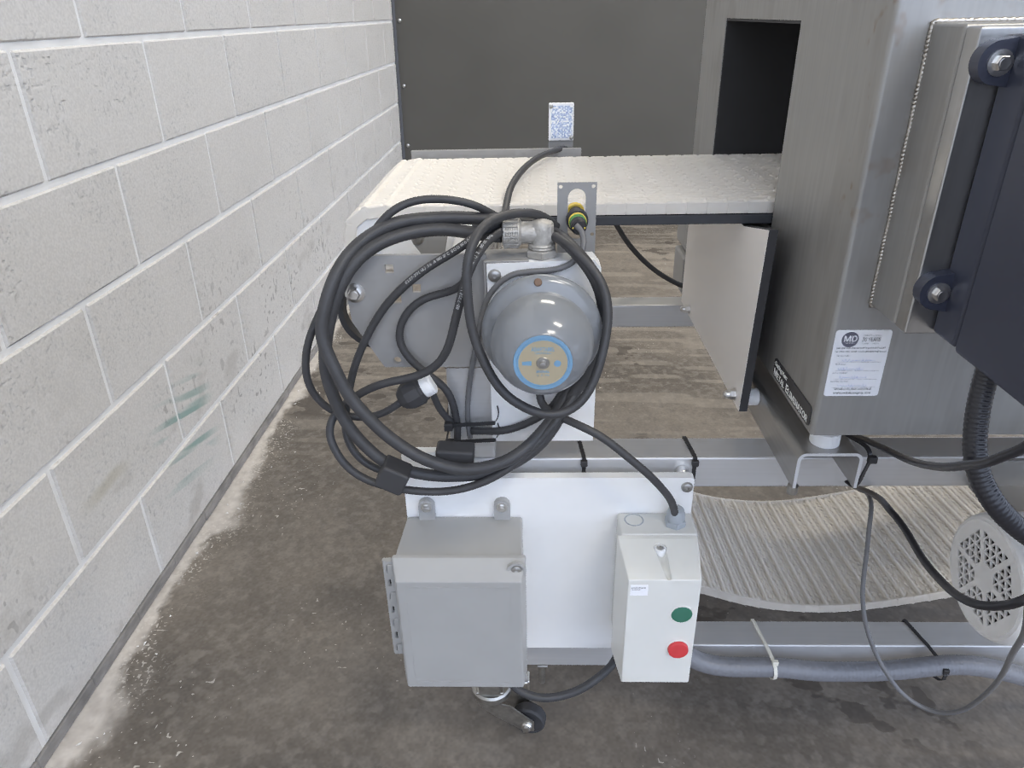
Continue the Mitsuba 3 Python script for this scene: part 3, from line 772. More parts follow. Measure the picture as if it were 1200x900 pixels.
# ---------------------------------------------------------------- conduit elbow on top of the bell plate
EL = 'conduit_elbow'
ex, ey = 0.0265, 0.7640
put(EL + '__lock_nut', lathe([(0, 0.8446), (0.0168, 0.8446), (0.0178, 0.8460), (0.0178, 0.8515), (0.0168, 0.8530), (0, 0.8530)], [ex, ey, 0], Z_, 6), 'zinc')
put(EL + '__threaded_collar', lathe([(0, 0.8530), (0.0140, 0.8530), (0.0150, 0.8545), (0.0140, 0.8560), (0.0150, 0.8575), (0.0140, 0.8590), (0, 0.8590)], [ex, ey, 0], Z_, 30), 'zinc', 20)
vert = lathe([(0, 0.8585), (0.0128, 0.8585), (0.0128, 0.8740), (0.0118, 0.8815), (0.006, 0.8840), (0, 0.8840)], [ex, ey, 0], Z_, 30)
hor = lathe([(0, 0.0), (0.0112, 0.0), (0.0118, 0.010), (0.0118, 0.0330), (0, 0.0330)], [ex + 0.002, ey, 0.8705], -X_, 30)
put(EL + '__body', as_tm(as_m3(vert) + as_m3(hor) + bx(ex - 0.006, ex + 0.0128, ey - 0.0105, ey + 0.0105, 0.8600, 0.8815, 0.003)), 'zinc', 35)
cp = [(0, 0), (0.0125, 0), (0.0150, 0.0018)]
for k in range(6):
    cp += [(0.0156, 0.0035 + k * 0.0024), (0.0150, 0.0047 + k * 0.0024)]
cp += [(0.0150, 0.0190), (0.0120, 0.0205), (0, 0.0205)]
ribs = [hull([[0.0045 - x, ey + math.cos(a) * r + math.sin(a) * w, 0.8705 + math.sin(a) * r - math.cos(a) * w] for x in (0.003, 0.0185) for r in (0.014, 0.0165) for w in (-0.0011, 0.0011)]) for a in np.arange(0, 2 * math.pi, math.pi / 9)]
put(EL + '__gland_nut', cat(lathe(cp, [0.0045, ey, 0.8705], -X_, 36), *ribs), 'zinc', 25)
tag(EL, 'cast metal right-angle conduit elbow on top of the white plate above the bell', 'conduit elbow')

# ---------------------------------------------------------------- photo sensor on its bracket, reflector opposite
SB = 'sensor_bracket'
pl = sbox(0.0442, 0.7900, 0.0872, 0.9150)
slot = LineString([(0.0657, 0.8620), (0.0657, 0.8985)]).buffer(0.0098, quad_segs=8)
for a, b in ((0.0478, 0.9105), (0.0836, 0.9105), (0.0478, 0.8575), (0.0836, 0.8575)):
    pl = pl.difference(circle(a, b, 0.0022, 12))
put(SB + '__plate', prism_xz(pl.difference(slot), 0.8000, 0.8025), 'steel_plate')
put(SB + '__foot', bx(0.0442, 0.0872, 0.7752, 0.8024, 0.7880, 0.7905, 0.0005), 'steel_plate')
tag(SB, 'slotted upright steel bracket holding the round sensor behind the bell', 'bracket')
PS = 'photo_sensor'
so = np.array([0.0660, 0.0, 0.8755])
put(PS + '__barrel', lathe([(0, 0.765), (0.0062, 0.765), (0.0078, 0.7675), (0.0078, 0.836), (0.0070, 0.838), (0, 0.838)][::-1], so, Y_, 30), 'black_plastic', 35)
put(PS + '__lens_ring', lathe([(0.0079, 0.8245), (0.0100, 0.8245), (0.0105, 0.8265), (0.0105, 0.8330), (0.0090, 0.8345), (0.0079, 0.8345)][::-1], so, Y_, 30), 'yellow_plastic', 35)
put(PS + '__nut', lathe([(0.0079, 0.7885), (0.0118, 0.7885), (0.0122, 0.7900), (0.0122, 0.7985), (0.0118, 0.7998), (0.0079, 0.7998)][::-1], so, Y_, 24), 'black_plastic', 25)
put(PS + '__yellow_ring', lathe([(0.0078, 0.7840), (0.0098, 0.7840), (0.0100, 0.7850), (0.0100, 0.7880), (0.0078, 0.7884)][::-1], so, Y_, 30), 'yellow_plastic', 35)
put(PS + '__green_ring', lathe([(0.0078, 0.7755), (0.0090, 0.7755), (0.0092, 0.7765), (0.0092, 0.7838), (0.0078, 0.7839)][::-1], so, Y_, 30), 'bright_green', 35)
put(PS + '__end_cap', lathe([(0, 0.7620), (0.0066, 0.7620), (0.0084, 0.7640), (0.0086, 0.7752), (0.0078, 0.7754)][::-1], so, Y_, 30), 'black_plastic', 35)
for i, s in enumerate((-1, 1)):
    put(num(PS + '__indicator', i), trimesh.creation.icosphere(2, 0.0011), 'yellow_plastic', True, at=T().translate([so[0] + s * 0.0062, 0.7622, so[2] - 0.0005]))
tag(PS, 'round black photo sensor with yellow and green rings in the slotted bracket', 'sensor')
RF = 'reflector'
put(RF + '__bracket', cat(bx(0.0456, 0.0882, 1.3020, 1.3045, 0.8000, 0.9430, 0.0005)), 'steel_plate')
put(RF + '__bracket_foot', bx(0.0456, 0.0882, 1.2690, 1.3045, 0.7975, 0.8000, 0.0005), 'steel_plate')
put(RF + '__housing', bx(0.0456, 0.0882, 1.2965, 1.3018, 0.8830, 0.9440, 0.001), 'paper')
put(RF + '__prism_face', bx(0.0500, 0.0858, 1.2955, 1.2970, 0.8870, 0.9395, 0.0004), 'reflector_prism')
tag(RF + '__prism_face', 'blue-white prism face with painted sparkle')
again(RF + '__screw', SCREW, T().translate([0.0495, 1.2960, 0.9385]).scale(0.5))
again(RF + '__screw_001', SCREW, T().translate([0.0845, 1.2960, 0.8880]).scale(0.5))
tag(RF, 'small rectangular prism reflector on a steel bracket at the far edge of the belt', 'reflector')

# ---------------------------------------------------------------- grey hinged junction box
JB = 'junction_box'
put(JB + '__body', hull([*rounded(-0.1445, 0.0012, 0.715, 0.7345, 0.3380, 0.5150, 0.003).to_mesh().vert_properties[:, :3], *rounded(-0.1472, 0.0030, 0.6580, 0.6700, 0.3340, 0.5165, 0.003).to_mesh().vert_properties[:, :3]]), 'box_grey', 30)
lidv = [np.asarray(rounded(-0.1500, 0.0062, 0.6480, 0.6570, 0.3265, 0.5205, 0.003).to_mesh().vert_properties[:, :3]),
        np.asarray(rounded(-0.1440, 0.0025, 0.6290, 0.6400, 0.3290, 0.5040, 0.003).to_mesh().vert_properties[:, :3])]
lidm = hull(np.vstack(lidv))
for cx, cz in ((0.0062, 0.5205), (0.0062, 0.3265)):
    s = as_m3(lathe([(0, 0.60), (0.0125, 0.60), (0.0125, 0.6420), (0, 0.6420)][::-1], [cx - 0.0105, 0, cz - (0.0095 if cz > 0.45 else -0.0095)], Y_, 28))
    lidm = lidm - s
inset = bx(-0.1330, -0.0105, 0.6286, 0.6294, 0.3400, 0.4950) - bx(-0.1325, -0.0110, 0.620, 0.640, 0.3405, 0.4945)
bosses = [lathe([(0.0062, 0.6405), (0.0085, 0.6385), (0.0112, 0.6385), (0.0112, 0.6425), (0.0062, 0.6425)][::-1], [-0.0043, 0, z], Y_, 32) for z in (0.5105, 0.3365)]
put(JB + '__lid', cat(lidm, inset, *bosses), 'box_grey', 25)
for i, z in enumerate((0.5105, 0.3365)):
    again(num(JB + '__lid_screw', i), SCREW, T().translate([-0.0043, 0.6415, z]).scale(0.95))
hs = sbox(-0.1600, 0.3650, -0.1485, 0.5145)
for z in np.linspace(0.3760, 0.5035, 7):
    hs = hs.difference(sbox(-0.1582, z - 0.0052, -0.1535, z + 0.0052))
put(JB + '__hinge', cat(prism_xz(hs, 0.6500, 0.6570), rod([-0.1590, 0.6535, 0.3650], [-0.1590, 0.6535, 0.5150], 0.0030, 12), *[bx(-0.1555, -0.1490, 0.6475, 0.6500, z - 0.0075, z + 0.0075, 0.0006) for z in np.linspace(0.3760, 0.5035, 4)]), 'box_grey')
put(JB + '__hinge_slot_shade', bx(-0.1590, -0.1525, 0.6545, 0.6575, 0.3660, 0.5135), 'hollow_shade')  # dark strip behind the slots, painting their shade
for i, x in enumerate((-0.1180, -0.0235)):
    tab = circle(x, 0.5350, 0.0100, 32).union(sbox(x - 0.0100, 0.5100, x + 0.0100, 0.5350))
    put(num(JB + '__mounting_lug', i), prism_xz(tab, 0.7270, 0.7345), 'box_grey', 30)
    put(num(JB + '__mounting_lug', i) + '__bolt', HEX_BOLT, 'bright_steel', at=T().translate([x, 0.7270, 0.5345]).scale(0.72))
put(JB + '__latch', cat(bx(-0.0020, 0.0090, 0.6400, 0.6480, 0.3205, 0.3255, 0.001), bx(0.0066, 0.0092, 0.6330, 0.6500, 0.3205, 0.3360, 0.0008)), 'bright_steel')
tag(JB, 'grey hinged plastic junction box on the left of the white plate, above the caster', 'junction box')

# ---------------------------------------------------------------- motor starter with green and red buttons
MS = 'motor_starter'
put(MS + '__body', rounded(0.1205, 0.2130, 0.6920, 0.7345, 0.3400, 0.5205, 0.003), 'starter_body', 30)
cov = hull([*rounded(0.1165, 0.2115, 0.6830, 0.6925, 0.3330, 0.5195, 0.002).to_mesh().vert_properties[:, :3], *rounded(0.1225, 0.2060, 0.6295, 0.6360, 0.3395, 0.5060, 0.002).to_mesh().vert_properties[:, :3]])
groove = hull([*(trimesh.creation.icosphere(2, 0.0066).vertices + [0.1648, 0.6690, 0.5165]), *(trimesh.creation.icosphere(2, 0.0034).vertices + [0.1690, 0.6330, 0.5062])])
cov = cov - groove
bore = as_m3(rod([0.1648, 0.6720, 0.50], [0.1648, 0.6720, 0.55], 0.0074, 28))
cov = cov - bore
put(MS + '__cover', as_tm(cov), 'starter_cream', 30)
tag(MS + '__cover', 'cream cover with a sloping top')
put(MS + '__cover_screw', cat(lathe([(0, 0), (0.0068, 0), (0.0068, 0.0165), (0.0050, 0.0175), (0.0044, 0.0150), (0, 0.0150)], [0.1648, 0.6720, 0.4995], Z_, 26)), 'spacer_plastic', 30)
put(MS + '__cover_screw__head', lathe([(0, 0.0150), (0.0036, 0.0150), (0.0032, 0.0185), (0.0016, 0.0190), (0, 0.0175)], [0.1648, 0.6720, 0.4995], Z_, 16), 'bright_steel', 30)
for nm, z, m_, ins in (('start_button', 0.4531, 'green_plastic', 0.0008), ('stop_button', 0.3985, 'red_plastic', 0.0048)):
    put(f'{MS}__{nm}', lathe([(0, -ins), (0.0105, -ins), (0.0118, -ins + 0.0007), (0.0122, 0.0), (0.0122, 0.001), (0, 0.001)], [0.1875, 0.6295, z], Y_, 40), m_, 35)
    put(f'{MS}__{nm}__collar', lathe([(0.0124, -0.0006), (0.0138, -0.0006), (0.0142, 0.0), (0.0142, 0.0008), (0.0124, 0.0008)], [0.1875, 0.6295, z], Y_, 40), 'starter_cream', 35)
labels[MS + '__start_button'] = {'label': 'round green start button'}
labels[MS + '__stop_button'] = {'label': 'round red stop button'}
put(MS + '__rating_label', prism_xz(sbox(0.1258, 0.4830, 0.1458, 0.4985), 0.6291, 0.6296), 'paper')
put(MS + '__rating_label__print', cat(text_at('MOTOR STARTER', 0.0017, [0.1268, 0.6291, 0.4935], X_, Z_, 0.0001, True, 0.0165), text_at('CLASS 10', 0.0015, [0.1268, 0.6291, 0.4908], X_, Z_, 0.0001, True, 0.0100)), 'ink')
put(MS + '__knockout', lathe([(0.0100, 0), (0.0120, 0), (0.0120, 0.0006), (0.0112, 0.0010), (0.0104, 0.0006)], [0.1396, 0.7195, 0.5203], Z_, 32), 'gland_grey', 35)
gl = np.array([0.1885, 0.7120, 0.5200])
put(MS + '__cable_gland', cat(lathe([(0, 0), (0.0125, 0), (0.0132, 0.001), (0.0132, 0.0070), (0.0125, 0.008), (0, 0.008)], gl, Z_, 6),
                              lathe([(0, 0.008), (0.0108, 0.008), (0.0112, 0.0095), (0.0112, 0.0165), (0.0090, 0.0230), (0.0060, 0.0250), (0, 0.0250)], gl, Z_, 30)), 'gland_grey', 25)
tag(MS, 'cream starter box with a green and a red button on the white plate', 'switch box')

# ---------------------------------------------------------------- fan-cooled motor under the cabinet
MO = 'electric_motor'
my, mz, mx = 0.5584, 0.5750, 0.4600
holes = []
h6 = math.pi / 3
RH, ROWS = 0.0490, 4
for s in range(6):
    a0, a1 = s * h6, (s + 1) * h6
    mid = (a0 + a1) / 2
    ua, ub = np.array([math.cos(a0), math.sin(a0)]), np.array([math.cos(a1), math.sin(a1)])
    off = np.array([math.cos(mid), math.sin(mid)]) * 0.0042
    step = (RH - 0.0042) / ROWS
    for r in range(1, ROWS):
        for c in range(r + 1):
            p0, p1, p2 = ua * (r - c) * step + ub * c * step, ua * (r - c + 1) * step + ub * c * step, ua * (r - c) * step + ub * (c + 1) * step
            holes.append(Polygon(np.array([p0, p1, p2]) + off))
            if c < r:
                p3 = ua * (r - c - 1) * step + ub * (c + 1) * step
                holes.append(Polygon(np.array([p0, p2, p3]) + off))
disc = Point(0, 0).buffer(0.0560, quad_segs=24)
for hpoly in holes:
    disc = disc.difference(hpoly.buffer(-0.0008))
g = prism_yz(disc, 0.0, 0.0022)
g.apply_translation([mx, my, mz])
put(MO + '__fan_cover', cat(g, lathe([(0.0560, 0.0), (0.0592, 0.0012), (0.0618, 0.0045), (0.0635, 0.0110), (0.0645, 0.060), (0.0625, 0.060), (0.0612, 0.012), (0.0590, 0.006), (0.0560, 0.0022)][::-1], [mx, my, mz], X_, 72)), 'fan_grey', 30)
tag(MO + '__fan_cover', 'pale grey fan cover pierced by triangular vents')
fan = [lathe([(0, 0.012), (0.014, 0.012), (0.016, 0.030), (0, 0.030)], [mx, my, mz], X_, 20)]
for k in range(7):
    a = k * 2 * math.pi / 7
    fan.append(hull([[mx + x, my + math.cos(a + w) * r, mz + math.sin(a + w) * r] for x, r in ((0.012, 0.012), (0.030, 0.012), (0.014, 0.052), (0.030, 0.052)) for w in (-0.02, 0.02)]))
fan.append(lathe([(0, 0.033), (0.0590, 0.033), (0.0590, 0.0375), (0, 0.0375)], [mx, my, mz], X_, 40))  # dark backing disc added so the vents look shaded inside
put(MO + '__fan', cat(*fan), 'hollow_shade')
put(MO + '__body', lathe([(0, 0.038), (0.0600, 0.038), (0.0600, 0.2900), (0.045, 0.300), (0, 0.300)], [mx, my, mz], X_, 56), 'fan_grey', 30)
put(MO + '__terminal_box', rounded(0.570, 0.655, 0.500, 0.590, 0.628, 0.690, 0.005), 'fan_grey', 30)
put(MO + '__mounting_foot', cat(bx(0.560, 0.720, 0.595, 0.7590, 0.5400, 0.5480, 0.001), bx(0.560, 0.720, 0.7510, 0.7590, 0.5400, 0.5840, 0.001)), 'grey_casting')
tag(MO, 'grey electric motor with a round pierced fan cover below the navy control box', 'motor')

# gear motor on the far side, seen past the guard plate
GM = 'gear_motor'
put(GM + '__terminal_box', rounded(0.322, 0.400, 1.420, 1.520, 0.555, 0.632, 0.006), 'grey_casting', 30)
put(GM + '__housing', rounded(0.331, 0.480, 1.440, 1.560, 0.6325, 0.740, 0.008), 'grey_casting', 30)
put(GM + '__mounting_arm', bx(0.380, 0.460, 1.331, 1.445, 0.560, 0.580, 0.002), 'grey_casting')
tag(GM, 'grey gear motor with terminal box on the far side, behind the guard plate', 'motor')

# ---------------------------------------------------------------- cables
WAY = {
    'coil_supply_cable': (0.0066, [(-0.0164, 0.762, 0.8671), (-0.0349, 0.765, 0.8684), (-0.0546, 0.77, 0.8701), (-0.0748, 0.77, 0.8731), (-0.0991, 0.765, 0.8739), (-0.1254, 0.755, 0.8714), (-0.1493, 0.742, 0.8644), (-0.1718, 0.728, 0.8486), (-0.1891, 0.718, 0.8221), (-0.2023, 0.712, 0.7878), (-0.2098, 0.71, 0.7567), (-0.2112, 0.708, 0.7286), (-0.2074, 0.707, 0.7056), (-0.1994, 0.706, 0.6765), (-0.1863, 0.704, 0.6517), (-0.1703, 0.702, 0.6321), (-0.1526, 0.7, 0.6169), (-0.1306, 0.7, 0.6073), (-0.104, 0.7, 0.6012), (-0.077, 0.7, 0.5999), (-0.049, 0.7, 0.6022), (-0.0188, 0.7, 0.6116), (0.006, 0.705, 0.6235), (0.0268, 0.71, 0.6411), (0.0426, 0.718, 0.6614), (0.0582, 0.726, 0.6881), (0.0768, 0.728, 0.7185), (0.0897, 0.726, 0.7539), (0.0926, 0.72, 0.7865), (0.0886, 0.718, 0.8163), (0.0765, 0.722, 0.8421), (0.0576, 0.74, 0.8605), (0.0363, 0.785, 0.8657), (0.0054, 0.79, 0.8762), (-0.0291, 0.785, 0.8798), (-0.0612, 0.78, 0.8834), (-0.0932, 0.775, 0.8842), (-0.1241, 0.765, 0.8835), (-0.15, 0.752, 0.8763), (-0.1736, 0.735, 0.8612), (-0.1897, 0.715, 0.8392), (-0.2013, 0.702, 0.8093), (-0.2065, 0.697, 0.7824), (-0.2028, 0.694, 0.764), (-0.1935, 0.69, 0.7375), (-0.1821, 0.687, 0.7119), (-0.1656, 0.685, 0.6884), (-0.1478, 0.684, 0.667), (-0.1282, 0.683, 0.6497), (-0.1089, 0.682, 0.6367), (-0.0911, 0.682, 0.6286), (-0.0731, 0.682, 0.6227), (-0.0538, 0.682, 0.6215), (-0.0276, 0.684, 0.6258), (-0.0054, 0.69, 0.6333), (0.0131, 0.7, 0.644), (0.0287, 0.708, 0.6583), (0.0405, 0.716, 0.6716), (0.0515, 0.728, 0.686), (0.0622, 0.734, 0.7026), (0.0734, 0.737, 0.728)]),
    'plug_cable': (0.004, [(-0.0062, 0.8, 0.8709), (-0.0273, 0.79, 0.8842), (-0.0421, 0.78, 0.8952), (-0.0598, 0.775, 0.9021), (-0.0867, 0.772, 0.9059), (-0.1137, 0.768, 0.9036), (-0.1371, 0.76, 0.8923), (-0.1562, 0.758, 0.8719), (-0.1769, 0.745, 0.8526), (-0.1961, 0.735, 0.8276), (-0.2122, 0.728, 0.7992), (-0.226, 0.72, 0.7727), (-0.2356, 0.718, 0.7428), (-0.2369, 0.718, 0.7152), (-0.2307, 0.72, 0.6945), (-0.2166, 0.724, 0.6754), (-0.1976, 0.727, 0.6656), (-0.1719, 0.728, 0.6649), (-0.1521, 0.728, 0.6727), (-0.1362, 0.728, 0.6839)]),
    'printed_cable': (0.0043, [(-0.016, 0.755, 0.8746), (-0.0287, 0.735, 0.8713), (-0.039, 0.712, 0.863), (-0.0486, 0.702, 0.8465), (-0.0574, 0.698, 0.8206), (-0.0664, 0.7, 0.7895), (-0.0759, 0.705, 0.7598), (-0.0921, 0.712, 0.7362), (-0.1145, 0.716, 0.7228), (-0.1502, 0.718, 0.7135), (-0.1786, 0.722, 0.6996), (-0.1952, 0.724, 0.6876), (-0.2079, 0.722, 0.6776), (-0.2157, 0.716, 0.6675), (-0.2191, 0.71, 0.6539), (-0.2137, 0.703, 0.6363), (-0.2021, 0.698, 0.6172), (-0.1833, 0.695, 0.6013), (-0.1589, 0.693, 0.5918), (-0.1248, 0.69, 0.5865), (-0.0889, 0.69, 0.5852), (-0.0637, 0.69, 0.59), (-0.0375, 0.69, 0.6007), (-0.0086, 0.692, 0.6193), (0.016, 0.698, 0.6407), (0.0354, 0.704, 0.6618), (0.0499, 0.712, 0.6793), (0.0618, 0.724, 0.6925), (0.0774, 0.734, 0.7133), (0.0866, 0.737, 0.7332)]),
    'diagonal_cable': (0.0042, [(-0.0148, 0.775, 0.8776), (-0.0302, 0.752, 0.8784), (-0.0436, 0.735, 0.8742), (-0.0625, 0.73, 0.8623), (-0.0814, 0.733, 0.8505), (-0.1006, 0.735, 0.838), (-0.1358, 0.737, 0.8078), (-0.1575, 0.738, 0.7807), (-0.1751, 0.738, 0.7509), (-0.1893, 0.737, 0.7194), (-0.1991, 0.736, 0.6867), (-0.2045, 0.733, 0.6622), (-0.2054, 0.728, 0.6453), (-0.1996, 0.72, 0.629), (-0.1869, 0.714, 0.6137), (-0.168, 0.71, 0.603), (-0.1492, 0.71, 0.5969)]),
    'looping_cable': (0.0041, [(-0.0127, 0.772, 0.8839), (-0.0311, 0.74, 0.8843), (-0.0414, 0.717, 0.8775), (-0.0471, 0.703, 0.8614), (-0.0514, 0.712, 0.8414), (-0.0632, 0.733, 0.8201), (-0.0822, 0.742, 0.8103), (-0.0996, 0.7435, 0.805), (-0.1154, 0.7435, 0.7952), (-0.1282, 0.7435, 0.7791), (-0.1341, 0.7435, 0.7554), (-0.128, 0.7435, 0.7373), (-0.1156, 0.7435, 0.7211), (-0.098, 0.7435, 0.7055), (-0.0841, 0.7435, 0.6898), (-0.0778, 0.7465, 0.6653), (-0.0759, 0.753, 0.6356), (-0.0769, 0.753, 0.6162)]),
    'front_loop_cable': (0.0046, [(0.043, 0.79, 0.869), (0.0315, 0.78, 0.8812), (0.0149, 0.765, 0.8908), (-0.0107, 0.745, 0.8943), (-0.0324, 0.72, 0.8897), (-0.0434, 0.697, 0.8763), (-0.0487, 0.687, 0.856), (-0.0488, 0.683, 0.8306), (-0.0472, 0.68, 0.8043), (-0.0418, 0.676, 0.7804), (-0.0319, 0.67, 0.7561), (-0.0147, 0.664, 0.7292), (0.0082, 0.66, 0.713), (0.0314, 0.66, 0.7047), (0.0557, 0.664, 0.7084), (0.0744, 0.67, 0.7274), (0.0865, 0.68, 0.7581), (0.0925, 0.69, 0.7874), (0.0932, 0.7, 0.8126), (0.0847, 0.712, 0.8361), (0.0675, 0.725, 0.854), (0.0521, 0.738, 0.8648), (0.0385, 0.76, 0.8679)]),
    'belt_crossing_cable': (0.0042, [(-0.0205, 0.82, 0.8658), (-0.018, 0.89, 0.858), (-0.0165, 0.912, 0.8622), (-0.0129, 0.95, 0.874), (-0.0036, 1, 0.8825), (0.0124, 1.08, 0.8845), (0.0364, 1.18, 0.8804), (0.0621, 1.26, 0.8747), (0.0762, 1.285, 0.8704), (0.0853, 1.29, 0.8609), (0.0885, 1.29, 0.848)]),
    'starter_cable': (0.0043, [(0.0311, 0.737, 0.7122), (0.0233, 0.735, 0.6935), (0.0271, 0.728, 0.6783), (0.0387, 0.72, 0.6726), (0.052, 0.711, 0.6699), (0.0687, 0.7, 0.6673), (0.0922, 0.692, 0.6576), (0.1212, 0.686, 0.6353), (0.1464, 0.685, 0.6117), (0.1665, 0.69, 0.5857), (0.1802, 0.7, 0.56), (0.1861, 0.707, 0.5396)]),
    'leg_cable': (0.0043, [(0.0583, 0.738, 0.7115), (0.0488, 0.736, 0.6884), (0.0331, 0.735, 0.6665), (0.0152, 0.7375, 0.6525), (-0.0072, 0.7395, 0.6409), (-0.0236, 0.7405, 0.6368), (-0.0406, 0.749, 0.6318), (-0.0587, 0.7545, 0.6286)]),
    'sensor_cable': (0.003, [(0.0629, 0.762, 0.8781), (0.0682, 0.758, 0.8736), (0.0706, 0.75, 0.8666), (0.0694, 0.742, 0.857), (0.0571, 0.7415, 0.8424), (0.04, 0.7415, 0.836), (0.0163, 0.7415, 0.8344), (-0.0056, 0.741, 0.831), (-0.0196, 0.741, 0.8216), (-0.0331, 0.741, 0.8042), (-0.0416, 0.741, 0.7763), (-0.0476, 0.742, 0.7479), (-0.0544, 0.749, 0.7168), (-0.0605, 0.756, 0.6808), (-0.0633, 0.7565, 0.6455), (-0.0614, 0.7565, 0.6177)]),
    'plug_tail': (0.0038, [(-0.1011, 0.733, 0.6988), (-0.0994, 0.737, 0.6878), (-0.0961, 0.742, 0.6714), (-0.0879, 0.748, 0.6517), (-0.0771, 0.754, 0.6351)]),
    'under_belt_cable': (0.0045, [(0.1366, 1.34, 0.7696), (0.1646, 1.34, 0.7377), (0.1847, 1.35, 0.7056), (0.2069, 1.36, 0.6742), (0.2383, 1.37, 0.6401), (0.2719, 1.38, 0.6119), (0.3204, 1.4, 0.5811), (0.3462, 1.42, 0.5682)]),
    'sagging_cable': (0.0035, [(0.4205, 0.8, 0.591), (0.4208, 0.775, 0.6038), (0.4157, 0.74, 0.6194), (0.4071, 0.68, 0.6446), (0.3954, 0.62, 0.6719), (0.3791, 0.56, 0.7058), (0.3644, 0.51, 0.7384), (0.356, 0.475, 0.7643), (0.3523, 0.455, 0.7798), (0.353, 0.44, 0.7962), (0.3538, 0.43, 0.8075), (0.3614, 0.42, 0.8271), (0.375, 0.419, 0.826), (0.395, 0.424, 0.822)]),
    'motor_cable': (0.0037, [(0.4596, 0.83, 0.4902), (0.4479, 0.79, 0.5145), (0.4416, 0.74, 0.5388), (0.4304, 0.69, 0.5571), (0.43, 0.66, 0.5597), (0.4222, 0.6, 0.5646), (0.4144, 0.55, 0.5776), (0.4052, 0.505, 0.5985), (0.4046, 0.475, 0.6184), (0.4095, 0.46, 0.634), (0.4129, 0.45, 0.6493), (0.4295, 0.45, 0.6612), (0.46, 0.44, 0.685), (0.515, 0.46, 0.7), (0.555, 0.5, 0.69), (0.575, 0.52, 0.676)]),
    'thin_grey_cable': (0.0026, [(0.4608, 0.83, 0.4901), (0.4504, 0.79, 0.5132), (0.4414, 0.75, 0.5196), (0.4341, 0.73, 0.5045), (0.4334, 0.72, 0.4722), (0.432, 0.705, 0.4228), (0.4343, 0.695, 0.3964), (0.4413, 0.685, 0.3683), (0.4608, 0.67, 0.3271), (0.4733, 0.66, 0.3093), (0.4897, 0.65, 0.2931), (0.5141, 0.635, 0.2866), (0.5282, 0.615, 0.3073), (0.5298, 0.59, 0.358), (0.5006, 0.54, 0.4568), (0.4493, 0.48, 0.5623), (0.4181, 0.445, 0.6291), (0.3926, 0.42, 0.6892), (0.56, 0.425, 0.575), (0.6, 0.445, 0.59), (0.62, 0.48, 0.59), (0.63, 0.5, 0.585)]),
    'flexible_conduit': (0.0088, [(0.3786, 0.526, 0.8265), (0.3778, 0.524, 0.8084), (0.3757, 0.519, 0.7917), (0.375, 0.512, 0.7702), (0.375, 0.504, 0.754), (0.3801, 0.497, 0.7363), (0.3911, 0.488, 0.7181), (0.409, 0.484, 0.7004), (0.4304, 0.48, 0.6851), (0.4592, 0.48, 0.6707), (0.5, 0.49, 0.662), (0.54, 0.505, 0.66), (0.575, 0.525, 0.658)]),
    'rail_conduit': (0.0135, [(0.2257, 0.742, 0.2698), (0.2477, 0.738, 0.2574), (0.2864, 0.735, 0.2491), (0.3525, 0.735, 0.2479), (0.4075, 0.735, 0.2414), (0.4675, 0.735, 0.2401), (0.5263, 0.735, 0.2439), (0.5834, 0.735, 0.2528), (0.6305, 0.735, 0.2531), (0.668, 0.735, 0.2449), (0.7055, 0.733, 0.2339), (0.7507, 0.73, 0.2154), (0.83, 0.735, 0.214), (1, 0.735, 0.216), (1.2, 0.735, 0.225)]),
    'box_cable': (0.0052, [(0.1299, 0.715, 0.2971), (0.1226, 0.7, 0.2942), (0.0999, 0.685, 0.282), (0.0769, 0.678, 0.2687), (0.0494, 0.675, 0.2588), (0.0263, 0.672, 0.2589), (0.0057, 0.674, 0.263), (-0.0105, 0.68, 0.2689), (-0.0199, 0.69, 0.2736)]),
}

CABLE = {
    'coil_supply_cable': ('supply_cable', 'rubber', 'thick black supply cable coiled in large loops over the grey motor plate', 'cable'),
    'plug_cable': ('plug_cable', 'rubber', 'black cable forming the outermost upper loop of the coil and ending in the round plug', 'cable'),
    'printed_cable': ('bell_cable', 'rubber', 'black cable dropping from the conduit elbow and looping lowest under the coil', 'cable'),
    'diagonal_cable': ('lead_cable', 'rubber', 'black cable slanting down left across the grey motor plate inside the coil', 'cable'),
    'looping_cable': ('leg_lead', 'rubber', 'thin black cable bulging left across the grey motor plate, then down the leg', 'cable'),
    'front_loop_cable': ('loop_cable', 'rubber', 'black cable looped around the front of the grey signal bell', 'cable'),
    'belt_crossing_cable': ('belt_crossing_cable', 'rubber', 'black cable lying across the white belt to the reflector', 'cable'),
    'starter_cable': ('starter_cable', 'rubber', 'black cable running from the coil down into the gland of the cream starter box', 'cable'),
    'leg_cable': ('strapped_cable', 'rubber', 'short black cable from behind the bell to the lower strap on the leg', 'cable'),
    'sensor_cable': ('sensor_cable', 'cable_grey', 'thin grey cable from the photo sensor, around the bell and down the leg', 'cable'),
    'plug_tail': ('plug_tail', 'rubber', 'short black cable from the white collar of the plug to the leg', 'cable'),
    'under_belt_cable': ('hanging_cable', 'rubber', 'black cable hanging below the belt into the gear motor', 'cable'),
    'sagging_cable': ('sagging_cable', 'gloss_black', 'black cable sagging from the cross channel in front of the ribbed black conduit', 'cable'),
    'motor_cable': ('motor_cable', 'gloss_black', 'black cable curving from under the cross channel in front of the motor fan cover', 'cable'),
    'thin_grey_cable': ('drooping_cable', 'cable_grey', 'thin grey cable drooping in a deep loop in front of the lower rail', 'cable'),
    'box_cable': ('box_cable', 'rubber', 'black cable hanging from the cream starter box to the underside of the grey junction box', 'cable'),
}
for way, (key, mat_, lab, c) in CABLE.items():
    r, pts = WAY[way]
    put(key, sweep(spline(pts, 0.004 if r < 0.004 else 0.005), r * 1.07, 14), mat_, True)
    tag(key, lab, c)


